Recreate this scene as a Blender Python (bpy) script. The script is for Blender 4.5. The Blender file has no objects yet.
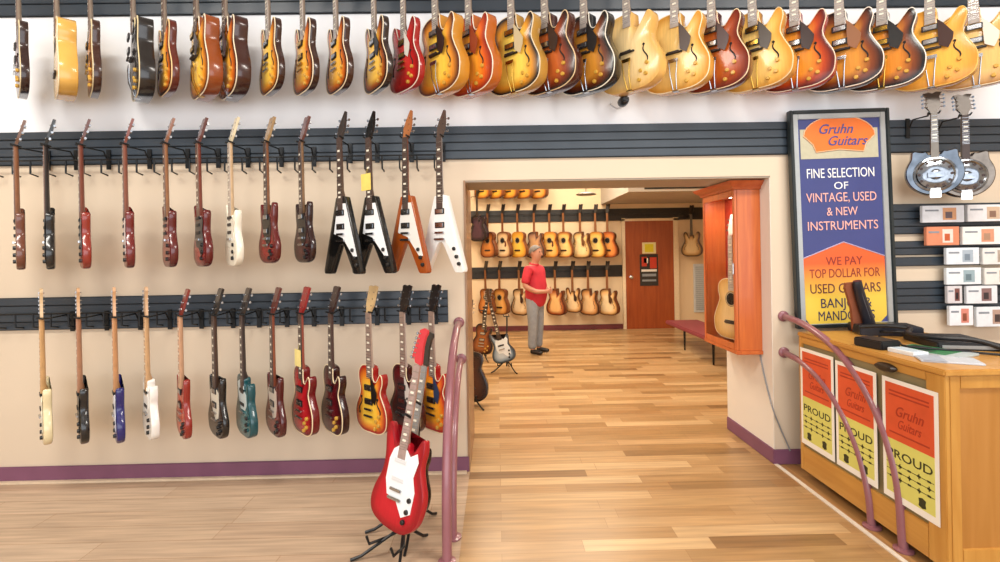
import bpy, bmesh, math, random
from mathutils import Vector, Matrix
random.seed(7)
R = math.radians
C = bpy.context.scene.collection
sc = bpy.context.scene

# ------------------------------------------------------------------ camera frame
F = 489.0; CX, CY = 503.0, 252.0; H = 1.556
ROLL, YAW = R(1.0), R(0.75)
def ray(px, py):
    u, v = (px-CX)/F, (CY-py)/F
    x = u*math.cos(ROLL) + v*math.sin(ROLL); z = -u*math.sin(ROLL) + v*math.cos(ROLL)
    return Vector((x*math.cos(YAW)+math.sin(YAW), math.cos(YAW)-x*math.sin(YAW), z))
def P(px, py, Y):            # point on the plane y = Y
    d = ray(px, py); t = Y/d.y
    return Vector((d.x*t, Y, H+d.z*t))
def G(px, py, z=0.0):        # point on the plane at height z
    d = ray(px, py); t = (z-H)/d.z
    return Vector((d.x*t, d.y*t, z))
cam_d = bpy.data.cameras.new('camera'); cam = bpy.data.objects.new('camera', cam_d); C.objects.link(cam)
r_ = Vector((math.cos(ROLL), 0, -math.sin(ROLL))); u_ = Vector((math.sin(ROLL), 0, math.cos(ROLL)))
def yawv(a): return Vector((a.x*math.cos(YAW)+a.y*math.sin(YAW), a.y*math.cos(YAW)-a.x*math.sin(YAW), a.z))
X_, Y_, Z_ = yawv(r_), yawv(u_), -yawv(Vector((0, 1, 0)))
M = Matrix.Identity(4)
for i in range(3):
    M[i][0], M[i][1], M[i][2] = X_[i], Y_[i], Z_[i]
M.translation = Vector((0, 0, H)); cam.matrix_world = M
cam_d.sensor_width = 36; cam_d.lens = F/1000*36
cam_d.shift_x = -(CX-500)/1000; cam_d.shift_y = -(281-CY)/1000
cam_d.clip_start = .02; cam_d.clip_end = 100
sc.camera = cam

# ------------------------------------------------------------------ materials
def lin(c):
    c = c.lstrip('#'); o = []
    for i in (0, 2, 4):
        v = int(c[i:i+2], 16)/255
        o.append(v/12.92 if v <= .04045 else ((v+.055)/1.055)**2.4)
    return (*o, 1)
MATS = {}
def nodes(m):
    m.use_nodes = True; return m.node_tree.nodes, m.node_tree.links, m.node_tree.nodes['Principled BSDF']
def mat(col, rough=.45, metal=0, coat=0, noise=.06, nscale=30, trans=0, name=None, emis=0):
    k = (col, rough, metal, coat, noise, nscale, trans, emis)
    if k in MATS: return MATS[k]
    m = bpy.data.materials.new(name or 'paint_'+col.lstrip('#')); n, l, b = nodes(m)
    c = lin(col)
    b.inputs['Base Color'].default_value = c; b.inputs['Roughness'].default_value = rough
    b.inputs['Metallic'].default_value = metal; b.inputs['Coat Weight'].default_value = coat
    b.inputs['Coat Roughness'].default_value = .08
    if trans:
        b.inputs['Transmission Weight'].default_value = trans; b.inputs['IOR'].default_value = 1.05
    if noise and not trans:
        tc = n.new('ShaderNodeTexCoord'); nz = n.new('ShaderNodeTexNoise'); nz.inputs['Scale'].default_value = nscale
        l.new(tc.outputs['Object'], nz.inputs['Vector'])
        mx = n.new('ShaderNodeMixRGB'); mx.inputs[1].default_value = tuple(x*(1-noise*2) for x in c[:3])+(1,)
        mx.inputs[2].default_value = tuple(min(1, x*(1+noise*2)) for x in c[:3])+(1,)
        l.new(nz.outputs['Fac'], mx.inputs[0]); l.new(mx.outputs[0], b.inputs['Base Color'])
    if emis:
        b.inputs['Emission Color'].default_value = c; b.inputs['Emission Strength'].default_value = emis
    MATS[k] = m; return m
def burst(c0, c1, c2, metal=0, grain=.10):
    k = ('burst', c0, c1, c2, metal)
    if k in MATS: return MATS[k]
    m = bpy.data.materials.new('sunburst_lacquer'); n, l, b = nodes(m)
    at = n.new('ShaderNodeAttribute'); at.attribute_name = 'burst'
    rp = n.new('ShaderNodeValToRGB'); e = rp.color_ramp.elements
    e[0].position = .42; e[0].color = lin(c0); e[1].position = .95; e[1].color = lin(c2)
    q = e.new(.74); q.color = lin(c1)
    l.new(at.outputs['Fac'], rp.inputs[0])
    tc = n.new('ShaderNodeTexCoord'); mp = n.new('ShaderNodeMapping'); mp.inputs['Scale'].default_value = (60, 4, 5)
    nz = n.new('ShaderNodeTexNoise'); nz.inputs['Scale'].default_value = 1.5
    l.new(tc.outputs['Object'], mp.inputs[0]); l.new(mp.outputs[0], nz.inputs['Vector'])
    mr = n.new('ShaderNodeMapRange'); mr.inputs['To Min'].default_value = 1-grain*1.6; mr.inputs['To Max'].default_value = 1+grain*1.6
    l.new(nz.outputs['Fac'], mr.inputs[0])
    mx = n.new('ShaderNodeVectorMath'); mx.operation = 'MULTIPLY'
    l.new(rp.outputs[0], mx.inputs[0]); l.new(mr.outputs[0], mx.inputs[1]); l.new(mx.outputs[0], b.inputs['Base Color'])
    b.inputs['Roughness'].default_value = .22; b.inputs['Specular IOR Level'].default_value = .35; b.inputs['Coat Weight'].default_value = .15; b.inputs['Coat Roughness'].default_value = .06
    MATS[k] = m; return m
def wood(ca, cb, axis='z', rough=.4, scale=1.0, coat=.15, name='wood'):
    k = ('wood', ca, cb, axis, rough, scale)
    if k in MATS: return MATS[k]
    m = bpy.data.materials.new(name); n, l, b = nodes(m)
    tc = n.new('ShaderNodeTexCoord'); mp = n.new('ShaderNodeMapping')
    s = {'z': (14, 14, 1.2), 'x': (1.2, 14, 14), 'y': (14, 1.2, 14)}[axis]
    mp.inputs['Scale'].default_value = tuple(v*scale for v in s)
    nz = n.new('ShaderNodeTexNoise'); nz.inputs['Scale'].default_value = 2.2; nz.inputs['Detail'].default_value = 5
    nz.inputs['Distortion'].default_value = .6
    rp = n.new('ShaderNodeValToRGB'); rp.color_ramp.elements[0].color = lin(ca); rp.color_ramp.elements[1].color = lin(cb)
    rp.color_ramp.elements[0].position = .3; rp.color_ramp.elements[1].position = .7
    l.new(tc.outputs['Object'], mp.inputs[0]); l.new(mp.outputs[0], nz.inputs['Vector']); l.new(nz.outputs['Fac'], rp.inputs[0])
    l.new(rp.outputs[0], b.inputs['Base Color']); b.inputs['Roughness'].default_value = rough; b.inputs['Coat Weight'].default_value = coat
    MATS[k] = m; return m
def plank_floor(cols, bw, bh, rough=.28, rot=0, name='floor_planks'):
    m = bpy.data.materials.new(name); n, l, b = nodes(m)
    tc = n.new('ShaderNodeTexCoord'); mp = n.new('ShaderNodeMapping'); mp.inputs['Rotation'].default_value[2] = rot
    l.new(tc.outputs['Object'], mp.inputs[0])
    br = n.new('ShaderNodeTexBrick'); br.inputs['Scale'].default_value = 1
    br.inputs['Brick Width'].default_value = bw; br.inputs['Row Height'].default_value = bh
    br.inputs['Mortar Size'].default_value = .0012; br.inputs['Mortar Smooth'].default_value = .2
    br.offset = .37; br.offset_frequency = 2; br.squash = .72; br.squash_frequency = 3
    br.inputs['Color1'].default_value = (0, 0, 0, 1); br.inputs['Color2'].default_value = (1, 1, 1, 1); br.inputs['Mortar'].default_value = (.5, .5, .5, 1)
    l.new(mp.outputs[0], br.inputs['Vector'])
    rp = n.new('ShaderNodeValToRGB'); e = rp.color_ramp.elements
    e[0].position = 0; e[0].color = lin(cols[0]); e[1].position = 1; e[1].color = lin(cols[-1])
    for i, c in enumerate(cols[1:-1]):
        q = e.new((i+1)/(len(cols)-1)); q.color = lin(c)
    l.new(br.outputs['Color'], rp.inputs[0])
    m2 = n.new('ShaderNodeMapping'); m2.inputs['Scale'].default_value = (1.3, 22, 1); m2.inputs['Rotation'].default_value[2] = 0
    l.new(mp.outputs[0], m2.inputs[0])
    nz = n.new('ShaderNodeTexNoise'); nz.inputs['Scale'].default_value = 1.6; nz.inputs['Detail'].default_value = 6
    l.new(m2.outputs[0], nz.inputs['Vector'])
    mr = n.new('ShaderNodeMapRange'); mr.inputs['To Min'].default_value = .72; mr.inputs['To Max'].default_value = 1.2
    mr.inputs['From Min'].default_value = .25; mr.inputs['From Max'].default_value = .75
    l.new(nz.outputs['Fac'], mr.inputs[0])
    mx = n.new('ShaderNodeVectorMath'); mx.operation = 'MULTIPLY'
    l.new(rp.outputs[0], mx.inputs[0]); l.new(mr.outputs[0], mx.inputs[1])
    m3 = n.new('ShaderNodeMixRGB'); m3.blend_type = 'MIX'; l.new(br.outputs['Fac'], m3.inputs[0]); l.new(mx.outputs[0], m3.inputs[1])
    m3.inputs[2].default_value = lin('#8a6238')
    l.new(m3.outputs[0], b.inputs['Base Color']); b.inputs['Roughness'].default_value = rough
    b.inputs['Specular IOR Level'].default_value = .45
    return m
def plaster(col, name):
    m = bpy.data.materials.new(name); n, l, b = nodes(m)
    tc = n.new('ShaderNodeTexCoord'); nz = n.new('ShaderNodeTexNoise'); nz.inputs['Scale'].default_value = 1.1; nz.inputs['Detail'].default_value = 4
    l.new(tc.outputs['Object'], nz.inputs['Vector'])
    c = lin(col); mx = n.new('ShaderNodeMixRGB'); mx.inputs[1].default_value = tuple(x*.93 for x in c[:3])+(1,); mx.inputs[2].default_value = tuple(min(1, x*1.06) for x in c[:3])+(1,)
    l.new(nz.outputs['Fac'], mx.inputs[0]); l.new(mx.outputs[0], b.inputs['Base Color'])
    b.inputs['Roughness'].default_value = .75
    n2 = n.new('ShaderNodeTexNoise'); n2.inputs['Scale'].default_value = 90; bp = n.new('ShaderNodeBump'); bp.inputs['Strength'].default_value = .08
    l.new(tc.outputs['Object'], n2.inputs['Vector']); l.new(n2.outputs['Fac'], bp.inputs['Height']); l.new(bp.outputs[0], b.inputs['Normal'])
    return m

# ------------------------------------------------------------------ mesh builder
class MB:
    def __init__(s): s.v = []; s.f = []; s.mi = []; s.att = []
    def add(s, vs, fs, m=0, att=None):
        o = len(s.v); s.v += [tuple(v) for v in vs]; s.f += [tuple(i+o for i in f) for f in fs]; s.mi += [m]*len(fs)
        s.att += (att if att else [1.0]*len(vs)); return s
    def box(s, x0, x1, y0, y1, z0, z1, m=0, bev=0):
        if not bev:
            vs = [(x, y, z) for x in (x0, x1) for y in (y0, y1) for z in (z0, z1)]
            return s.add(vs, [(0,1,3,2),(4,6,7,5),(0,4,5,1),(2,3,7,6),(0,2,6,4),(1,5,7,3)], m)
        bm = bmesh.new(); bmesh.ops.create_cube(bm, size=1)
        for v in bm.verts: v.co = Vector(((x0+x1)/2+v.co.x*(x1-x0), (y0+y1)/2+v.co.y*(y1-y0), (z0+z1)/2+v.co.z*(z1-z0)))
        bmesh.ops.bevel(bm, geom=bm.edges[:], offset=min(bev, .45*min(abs(x1-x0), abs(y1-y0), abs(z1-z0))), segments=2, affect='EDGES')
        bm.verts.index_update(); s.add([v.co[:] for v in bm.verts], [[v.index for v in f.verts] for f in bm.faces], m); bm.free(); return s
    def xf(s, M, start=0):
        for i in range(start, len(s.v)): s.v[i] = tuple(M @ Vector(s.v[i]))
        return s
    def tube(s, pts, r, seg=8, m=0, closed=False, caps=True):
        pts = [Vector(p) for p in pts]; n = len(pts); rr = r if isinstance(r, (list, tuple)) else [r]*n
        vs = []; prev = None
        for i, p in enumerate(pts):
            a = pts[(i-1) % n] if (closed or i > 0) else p; b = pts[(i+1) % n] if (closed or i < n-1) else p
            t = (b-a); t = t.normalized() if t.length > 1e-9 else Vector((0, 0, 1))
            if prev is None: prev = Vector((0, 1, 0)) if abs(t.y) < .9 else Vector((1, 0, 0))
            u = (prev - t*prev.dot(t)); u = u.normalized() if u.length > 1e-6 else t.orthogonal().normalized()
            w = t.cross(u); prev = u
            for k in range(seg):
                an = 2*math.pi*k/seg; vs.append(p+(u*math.cos(an)+w*math.sin(an))*rr[i])
        fs = []
        for i in range(n if closed else n-1):
            j = (i+1) % n
            for k in range(seg): fs.append((i*seg+k, i*seg+(k+1) % seg, j*seg+(k+1) % seg, j*seg+k))
        if caps and not closed: fs += [tuple(range(seg))[::-1], tuple(range((n-1)*seg, n*seg))]
        return s.add(vs, fs, m)
    def cyl(s, a, b, r, seg=16, m=0, r2=None): return s.tube([a, b], [r, r2 if r2 is not None else r], seg, m)
    def prism(s, poly, y0, y1, m=0):      # polygon in x,z extruded along y
        n = len(poly); vs = [(x, y0, z) for x, z in poly]+[(x, y1, z) for x, z in poly]
        fs = [tuple(range(n)), tuple(range(n, 2*n))[::-1]]+[(i, (i+1) % n, n+(i+1) % n, n+i) for i in range(n)]
        return s.add(vs, fs, m)
    def lathe(s, prof, c=(0, 0, 0), axis='z', seg=24, m=0):   # prof: (radius, height)
        vs = []; n = len(prof)
        for r, h in prof:
            for k in range(seg):
                a = 2*math.pi*k/seg; x, y = r*math.cos(a), r*math.sin(a)
                p = (x, y, h) if axis == 'z' else ((x, h, y) if axis == 'y' else (h, x, y))
                vs.append((p[0]+c[0], p[1]+c[1], p[2]+c[2]))
        fs = [(i*seg+k, i*seg+(k+1) % seg, (i+1)*seg+(k+1) % seg, (i+1)*seg+k) for i in range(n-1) for k in range(seg)]
        fs += [tuple(range(seg)), tuple(range((n-1)*seg, n*seg))]
        return s.add(vs, fs, m)
    def mesh(s, name, mats, smooth=35, attr=False):
        me = bpy.data.meshes.new(name); me.from_pydata(s.v, [], s.f)
        for x in (mats if isinstance(mats, (list, tuple)) else [mats]): me.materials.append(x)
        me.polygons.foreach_set('material_index', s.mi)
        if attr:
            a = me.attributes.new('burst', 'FLOAT', 'POINT'); a.data.foreach_set('value', s.att)
        bm = bmesh.new(); bm.from_mesh(me); bmesh.ops.recalc_face_normals(bm, faces=bm.faces[:]); bm.to_mesh(me); bm.free()
        if smooth:
            me.polygons.foreach_set('use_smooth', [True]*len(me.polygons)); me.set_sharp_from_angle(angle=R(smooth))
        return me
    def build(s, name, mats, parent=None, smooth=35): return link(name, s.mesh(name, mats, smooth), parent)
def link(name, me, parent=None, loc=None):
    o = bpy.data.objects.new(name, me); C.objects.link(o)
    if parent: o.parent = parent
    if loc is not None: o.location = loc
    return o
def tag(o, label, cat, group=None, kind=None):
    o['label'] = label; o['category'] = cat
    if group: o['group'] = group
    if kind: o['kind'] = kind
    return o
def thing(name, label, cat, loc=(0, 0, 0), rot=(0, 0, 0), group=None):
    o = bpy.data.objects.new(name, None); C.objects.link(o); o.empty_display_size = .05
    o.location = loc; o.rotation_euler = rot; return tag(o, label, cat, group)
def struct(name, mb, m, parent=None, smooth=35):
    o = mb.build(name, m, parent, smooth)
    if not parent: o['kind'] = 'structure'
    return o
def catmull(pts, k=5):
    n = len(pts); o = []
    for i in range(n):
        p0, p1, p2, p3 = [Vector(pts[(i+j-1) % n]) for j in range(4)]
        for q in range(k):
            t = q/k; o.append(.5*((2*p1)+(-p0+p2)*t+(2*p0-5*p1+4*p2-p3)*t*t+(-p0+3*p1-3*p2+p3)*t**3))
    return [(p.x, p.y) for p in o]
def spline(pts, k=6):          # open 3-D catmull
    pts = [Vector(p) for p in pts]; q = [2*pts[0]-pts[1]]+pts+[2*pts[-1]-pts[-2]]; o = []
    for i in range(1, len(q)-2):
        p0, p1, p2, p3 = q[i-1:i+3]
        for j in range(k):
            t = j/k; o.append(.5*((2*p1)+(-p0+p2)*t+(2*p0-5*p1+4*p2-p3)*t*t+(-p0+3*p1-3*p2+p3)*t**3))
    return o+[pts[-1]]
def lettering(txt, parent, loc, size, m, rot=(R(90), 0, 0), sx=1, ext=.0012, shear=0, name='lettering', align='CENTER', off=0):
    cu = bpy.data.curves.new('txt', 'FONT'); cu.body = txt; cu.size = 1; cu.extrude = ext/size; cu.align_x = align; cu.align_y = 'CENTER'
    cu.resolution_u = 3; cu.shear = shear; cu.offset = off*8
    t = bpy.data.objects.new('t', cu); C.objects.link(t)
    dg = bpy.context.evaluated_depsgraph_get(); me = bpy.data.meshes.new_from_object(t.evaluated_get(dg))
    bpy.data.objects.remove(t); bpy.data.curves.remove(cu)
    for v in me.vertices: v.co *= size; v.co.x *= sx
    me.materials.clear(); me.materials.append(m)
    o = link(name, me, parent, loc); o.rotation_euler = rot; return o

# ------------------------------------------------------------------ guitars
def sym(r): return r+[(0, 0)]+[(-x, z) for x, z in reversed(r)]
low = [(.60, .62), (.74, .52), (.95, .38), (1.0, .25), (.90, .10), (.55, .012)]
OUT = {
 'lp':   [(.16,.965),(.175,.86),(.24,.775),(.40,.775),(.54,.84),(.65,.885),(.76,.85),(.77,.75)]+[(.64,.62),(.72,.53),(.93,.39),(1,.26),(.91,.10),(.55,.012),(0,0),(-.55,.012),(-.91,.10),(-1,.26),(-.93,.39),(-.72,.53),(-.65,.63),(-.74,.77),(-.72,.90),(-.5,.985),(-.16,1)],
 'arch': [(.12,1),(.15,.90),(.22,.80),(.36,.785),(.50,.86),(.61,.93),(.73,.925),(.79,.83),(.70,.66),(.78,.54),(.96,.38),(1,.25),(.91,.10),(.55,.012),(0,0),(-.55,.012),(-.91,.10),(-1,.25),(-.96,.38),(-.78,.54),(-.66,.65),(-.74,.79),(-.71,.91),(-.46,.985),(-.12,1)],
 'round': sym([(.12,1),(.45,.985),(.70,.91),(.74,.79),(.66,.66),(.78,.54),(.96,.38),(1,.25),(.91,.10),(.55,.012)]),
 'es':   sym([(.13,.87),(.20,.795),(.32,.79),(.40,.87),(.47,.96),(.60,1),(.73,.95),(.76,.84),(.66,.66),(.74,.54),(.94,.39),(1,.26),(.91,.10),(.55,.012)]),
 'sg':   sym([(.15,.82),(.22,.765),(.38,.79),(.52,.90),(.64,.985),(.73,.93),(.72,.78),(.66,.62),(.76,.50),(.95,.36),(1,.24),(.88,.09),(.50,.012)]),
 'strat':[(.16,.82),(.24,.745),(.42,.755),(.58,.85),(.70,.885),(.77,.80),(.68,.60),(.74,.50),(.93,.37),(1,.25),(.90,.10),(.52,.01),(0,0),(-.55,.015),(-.93,.12),(-1,.27),(-.90,.40),(-.70,.54),(-.68,.68),(-.80,.86),(-.78,.98),(-.68,1.0),(-.52,.90),(-.32,.79),(-.16,.82)],
 'tele': [(.16,.94),(.18,.85),(.28,.765),(.46,.80),(.60,.88),(.73,.85),(.76,.72),(.70,.60),(.80,.48),(.97,.34),(1,.22),(.90,.08),(.5,.008),(0,0),(-.5,.008),(-.90,.08),(-1,.22),(-.97,.36),(-.80,.52),(-.70,.64),(-.74,.80),(-.72,.93),(-.5,.985),(-.16,.96)],
 'offset':[(.16,.84),(.24,.77),(.42,.79),(.60,.90),(.74,.91),(.80,.80),(.76,.66),(.86,.54),(1,.42),(1.02,.29),(.88,.12),(.48,.01),(.0,0),(-.50,.03),(-.88,.10),(-1,.22),(-.92,.36),(-.72,.52),(-.70,.68),(-.80,.88),(-.72,1.0),(-.54,.96),(-.34,.82),(-.16,.84)],
}
KIND = {  # W, L, thickness, arch, joint frac, neck len, headstock, edge
 'lp':   dict(W=.33, L=.44, T=.052, arch=.010, J=.97, N=.36, head='gib', er=.006),
 'arch': dict(W=.45, L=.515, T=.085, arch=.016, J=1.0, N=.36, head='gib', er=.004),
 'round':dict(W=.40, L=.50, T=.095, arch=.003, J=1.0, N=.36, head='gib', er=.004),
 'es':   dict(W=.41, L=.48, T=.047, arch=.011, J=.88, N=.40, head='gib', er=.004),
 'sg':   dict(W=.33, L=.40, T=.038, arch=0.0, J=.83, N=.46, head='gib', er=.009),
 'strat':dict(W=.32, L=.41, T=.045, arch=.002, J=.82, N=.47, head='fen', er=.012),
 'tele': dict(W=.32, L=.40, T=.045, arch=.001, J=.95, N=.41, head='fen', er=.006),
 'offset':dict(W=.365, L=.51, T=.045, arch=.002, J=.84, N=.40, head='fen', er=.011),
 'vee':  dict(W=.40, L=.51, T=.042, arch=0, J=1.0, N=.38, head='arrow', er=.004),
}
def outline(kind, k=4):
    K = KIND[kind]; w, L = K['W']/2, K['L']
    if kind == 'vee':
        r = [(.13, 1), (.25, .985), (.30, .93), (1.0, .05), (.985, .012), (.93, 0), (.66, 0), (.60, .02), (.12, .365), (.05, .385)]
        p = r+[(-x, z) for x, z in reversed(r)]
        return [(x*w, z*L) for x, z in p]
    return [(x*w, z*L) for x, z in catmull(OUT[kind], k)]
def inset(pts, d):
    n = len(pts); ar = sum(pts[i][0]*pts[(i+1) % n][1]-pts[(i+1) % n][0]*pts[i][1] for i in range(n)); sg = 1 if ar > 0 else -1
    o = []
    for i in range(n):
        a, b = Vector(pts[(i-1) % n]), Vector(pts[(i+1) % n]); t = (b-a).normalized()
        nn = Vector((-t.y, t.x))*sg; o.append((pts[i][0]+nn.x*d, pts[i][1]+nn.y*d))
    return o
def body_mb(kind, zb):
    K = KIND[kind]; pts = outline(kind); n = len(pts); T, er, ar, L = K['T'], K['er'], K['arch'], K['L']
    rings = [(inset(pts, er), T, 1), (inset(pts, er*.3), T-er*.3, 1), (pts, T-er, 1), (pts, er, 1), (inset(pts, er*.3), er*.3, 1), (inset(pts, er), 0, 1)]
    fs0 = 5
    if kind != 'vee':
        base = rings[-1][0]
        for t in (.93, .84, .72, .58, .42, .22):
            rr = []
            for x, z in base:
                a = min(max(z, .28*L), .50*L); rr.append((x*t, a+(z-a)*t))
            rings.append((rr, -ar*(1-t**2.2), t))
    vs, at = [], []
    for ring, y, t in rings:
        vs += [(x, y, z+zb) for x, z in ring]; at += [t]*n
    mb = MB(); mb.add(vs, [], 0, at)
    def fa(f, m): mb.f.append(f); mb.mi.append(m)
    fa(tuple(range(n)), 1)
    for i in range(len(rings)-1):
        for k in range(n):
            fa((i*n+k, i*n+(k+1) % n, (i+1)*n+(k+1) % n, (i+1)*n+k), 0 if i >= 4 else 1)
    fa(tuple(range((len(rings)-1)*n, len(rings)*n))[::-1], 0)
    return mb
def tilt(p, a): x, y, z = p; return (x, y*math.cos(a)+z*math.sin(a), z*math.cos(a)-y*math.sin(a))
HEADS = {
 'gib': [(.021,0),(.024,.02),(.038,.05),(.040,.15),(.043,.175),(.022,.182),(.0,.172),(-.022,.182),(-.043,.175),(-.040,.15),(-.038,.05),(-.024,.02),(-.021,0)],
 'fen': [(.021,0),(.026,.012),(.024,.03),(.018,.10),(.024,.15),(.034,.17),(.030,.19),(.008,.197),(-.022,.185),(-.048,.045),(-.042,.028),(-.030,.03),(-.021,.01)],
 'arrow': [(.021,0),(.026,.03),(.033,.06),(.030,.10),(.006,.195),(-.006,.195),(-.030,.10),(-.033,.06),(-.026,.03),(-.021,0)],
}
CHROME = lambda: mat('#b9bcc0', .22, 1, noise=0, name='chrome')
CACHE = {}
def cached(key, fn):
    if key not in CACHE: CACHE[key] = fn()
    return CACHE[key]
def guitar(kind, c, loc, rot, label, group=None, detail=2, name='electric_guitar', cat='guitar', board='#3a2620', neck='#7a4a28',
           side=None, bind=None, guard=None, head='#1c1614', hw='chrome', fholes=None, tagc=None, pups=2, knobs=None, inlay=True, metal=False, pupc='#1a1a1a', trap=None, hole=False, hk=None, scale=1):
    K = dict(KIND[kind]); K['head'] = hk or K['head']; W, L, T, ar = K['W'], K['L'], K['T'], K['arch']
    zb = -K['N']-K['J']*L; g = thing(name, label, cat, loc, rot, group); g.scale = (scale,)*3
    if isinstance(c, str): c = (c, c, c)
    side = side or c[2]
    hm = mat('#c9a24a', .25, 1, noise=0, name='gold_plate') if hw == 'gold' else CHROME()
    fm = burst(*c); sm = mat(side, .25, 0, .5, .05, 12, name='lacquered_side')
    link('body', cached(('b', kind, c, side), lambda: body_mb(kind, zb).mesh('body', [fm, sm], 40, True)), g)
    bodyo = g.children[-1] if g.children else None
    ch = [o for o in C.objects if False]
    lift = .012 if kind == 'arch' else 0
    yf = -ar-lift                                          # height of hardware plane
    top = -K['N']-.10 if kind not in ('sg', 'strat') else -K['N']-.04
    # neck + headstock
    def mk():
        mb = MB(); prof = []
        for z, w, d in ((.0, .0215, .020), (-.06, .0225, .021), (-K['N']*.9, .0265, .024), (-K['N']-.015, .028, .04 if kind != 'arch' else .05)):
            prof.append([(w*math.cos(a), -lift+max(0, math.sin(a))*d, z) for a in [math.pi*i/8 for i in range(9)]])
        vs = [p for r in prof for p in r]; fs = [(i*9+k, i*9+(k+1) % 9, (i+1)*9+(k+1) % 9, (i+1)*9+k) for i in range(3) for k in range(9)]
        fs += [tuple(range(9)), tuple(range(27, 36))]; mb.add(vs, fs); return mb.mesh('neck', mat(neck, .35, 0, .3, .1, 20, name='neck_wood'))
    nk = link('neck', cached(('n', kind, neck), mk), g)
    def mkf():
        mb = MB(); z0, z1 = 0.0, top; w0, w1 = .0215, .028; y0 = -lift-.006
        poly = [(w0, z0), (w1, z1), (-w1, z1), (-w0, z0)]; mb.prism(poly, y0, -lift)
        nf = 20
        for i in range(1, nf+1):
            z = -.63*(1-2**(-i/12))
            if z < z1+.004: break
            w = w0+(w1-w0)*z/z1; mb.box(-w, w, y0-.0011, y0+.001, z-.0013, z+.0013, 1)
        if inlay:
            for i in (3, 5, 7, 9, 12, 15, 17):
                z = -.63*(1-(2**(-i/12)+2**(-(i-1)/12))/2)
                if z < z1+.01: break
                mb.box(-.012, .012, y0-.0006, y0+.001, z-.006, z+.006, 2)
        return mb.mesh('fretboard', [mat(board, .4, 0, 0, .12, 40, name='fretboard_wood'), CHROME(), mat('#e8e2d0', .3, noise=0, name='pearl')], 0)
    if detail: link('fretboard', cached(('f', kind, board, inlay), mkf), nk)
    ha = 0 if K['head'] == 'fen' else R(15)
    def mkh():
        mb = MB(); mb.prism(HEADS[K['head']], -.001, .014); mb.v = [(p[0], p[1]-lift, p[2]) for p in (tilt(q, ha) for q in mb.v)]
        return mb.mesh('headstock', mat(head, .3, 0, .4, .05, 20, name='headstock_finish'), 20)
    hd = link('headstock', cached(('h', kind, head, K['head']), mkh), g)
    if detail >= 1:
        def mkp():
            mb = MB(); mb.cyl((0, -.006, 0), (0, .022, 0), .0035, 8); mb.cyl((0, .018, 0), (.024, .018, 0), .0025, 6)
            mb.box(.020, .034, .012, .024, -.008, .008, 0, .003); return mb.mesh('tuning_peg', hm)
        pm = cached(('p', hw), mkp)
        for i in range(6):
            if K['head'] == 'fen': s, z, x = -1, .035+i*.026, -.030+i*.0035
            else: s, z, x = (1 if i % 2 else -1), .045+(i//2)*.045, .024*(1 if i % 2 else -1)*(1 if K['head'] == 'gib' else 1-(i//2)*.25)
            o = link('tuning_peg', pm, hd, tilt((x, 0, z), ha)); o.location.y -= lift
            o.rotation_euler = (-ha, 0, 0) if s > 0 else (-ha, math.pi, 0)
            if s < 0: o.rotation_euler = (-ha, 0, math.pi); o.location.y += .018
    if bind:
        def mkb():
            mb = MB(); pts = inset(outline(kind), .001); mb.tube([(x, .002, z+zb) for x, z in pts], .0035, 6, closed=True)
            return mb.mesh('binding', mat(bind, .35, noise=0, name='binding'))
        link('binding', cached(('bi', kind, bind), mkb), g)
    fh = fholes if fholes is not None else kind in ('arch', 'es')
    if fh:
        for s in (-1, 1):
            def mkfh(s=s):
                mb = MB(); cx, cz, h = s*W*.29, zb+L*.40, L*.12; pts = []
                for i in range(13):
                    t = i/12*2-1; pts.append((cx+s*(-.016*math.sin(t*math.pi*.9)), cz+t*h))
                wd = [.002+.0035*(1-abs(i/12*2-1)) for i in range(13)]
                y = -ar*.62-.0012
                poly = [(x-w, z) for (x, z), w in zip(pts, wd)]+[(x+w, z) for (x, z), w in reversed(list(zip(pts, wd)))]
                mb.prism(poly, y-.0015, y+.004)
                for i, q in ((0, -1), (12, 1)):
                    mb.cyl((pts[i][0]-s*q*.006, y-.0015, pts[i][1]), (pts[i][0]-s*q*.006, y+.004, pts[i][1]), .008, 10)
                return mb.mesh('f_hole', mat('#120c08', .8, noise=0, name='hollow_dark'), 20)
            link('f_hole', cached(('fh', kind, s), mkfh), g)
    if guard:
        def mkg():
            mb = MB()
            if kind == 'vee':
                p = [(-.03,.90),(.055,.90),(.165,.22),(.13,.22),(.02,.46),(-.075,.52)]
                p = [(x*1.0, z*L) for x, z in p]; y = yf-.003
            elif kind in ('strat', 'offset'):
                p = [(-.40,.66),(-.30,.76),(-.15,.80),(.16,.78),(.30,.73),(.52,.78),(.60,.70),(.50,.55),(.62,.42),(.58,.22),(.30,.16),(.02,.30),(-.30,.32),(-.42,.46)]
                p = [(x*W/2*1.12, z*L) for x, z in p]; y = yf-.003
            elif kind == 'tele':
                p = [(-.42,.60),(-.55,.86),(-.16,.92),(.16,.84),(.26,.74),(.48,.70),(.52,.52),(.34,.44),(-.2,.44)]
                p = [(x*W/2, z*L) for x, z in p]; y = yf-.003
            elif kind == 'sg':
                p = [(-.36,.50),(-.50,.74),(-.2,.80),(.2,.80),(.48,.74),(.52,.5),(.42,.34),(.1,.28)]
                p = [(x*W/2, z*L) for x, z in p]; y = yf-.003
            elif kind == 'round':
                p = [(.20,.62),(.30,.66),(.46,.60),(.50,.46),(.36,.40),(.26,.44),(.30,.54)]; p = [(x*W/2, z*L) for x, z in p]; y = -.006
            else:
                p = [(.16,.84),(.30,.77),(.52,.62),(.50,.54),(.40,.44),(.20,.50)]; p = [(x*W/2, z*L) for x, z in p]; y = yf-.006
            mb.prism([(x, z+zb) for x, z in p], y, y+.003); return mb.mesh('pickguard', mat(guard, .3, noise=0, name='pickguard_plastic'), 20)
        link('pickguard', cached(('g', kind, guard), mkg), g)
    sv = -.63
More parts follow.
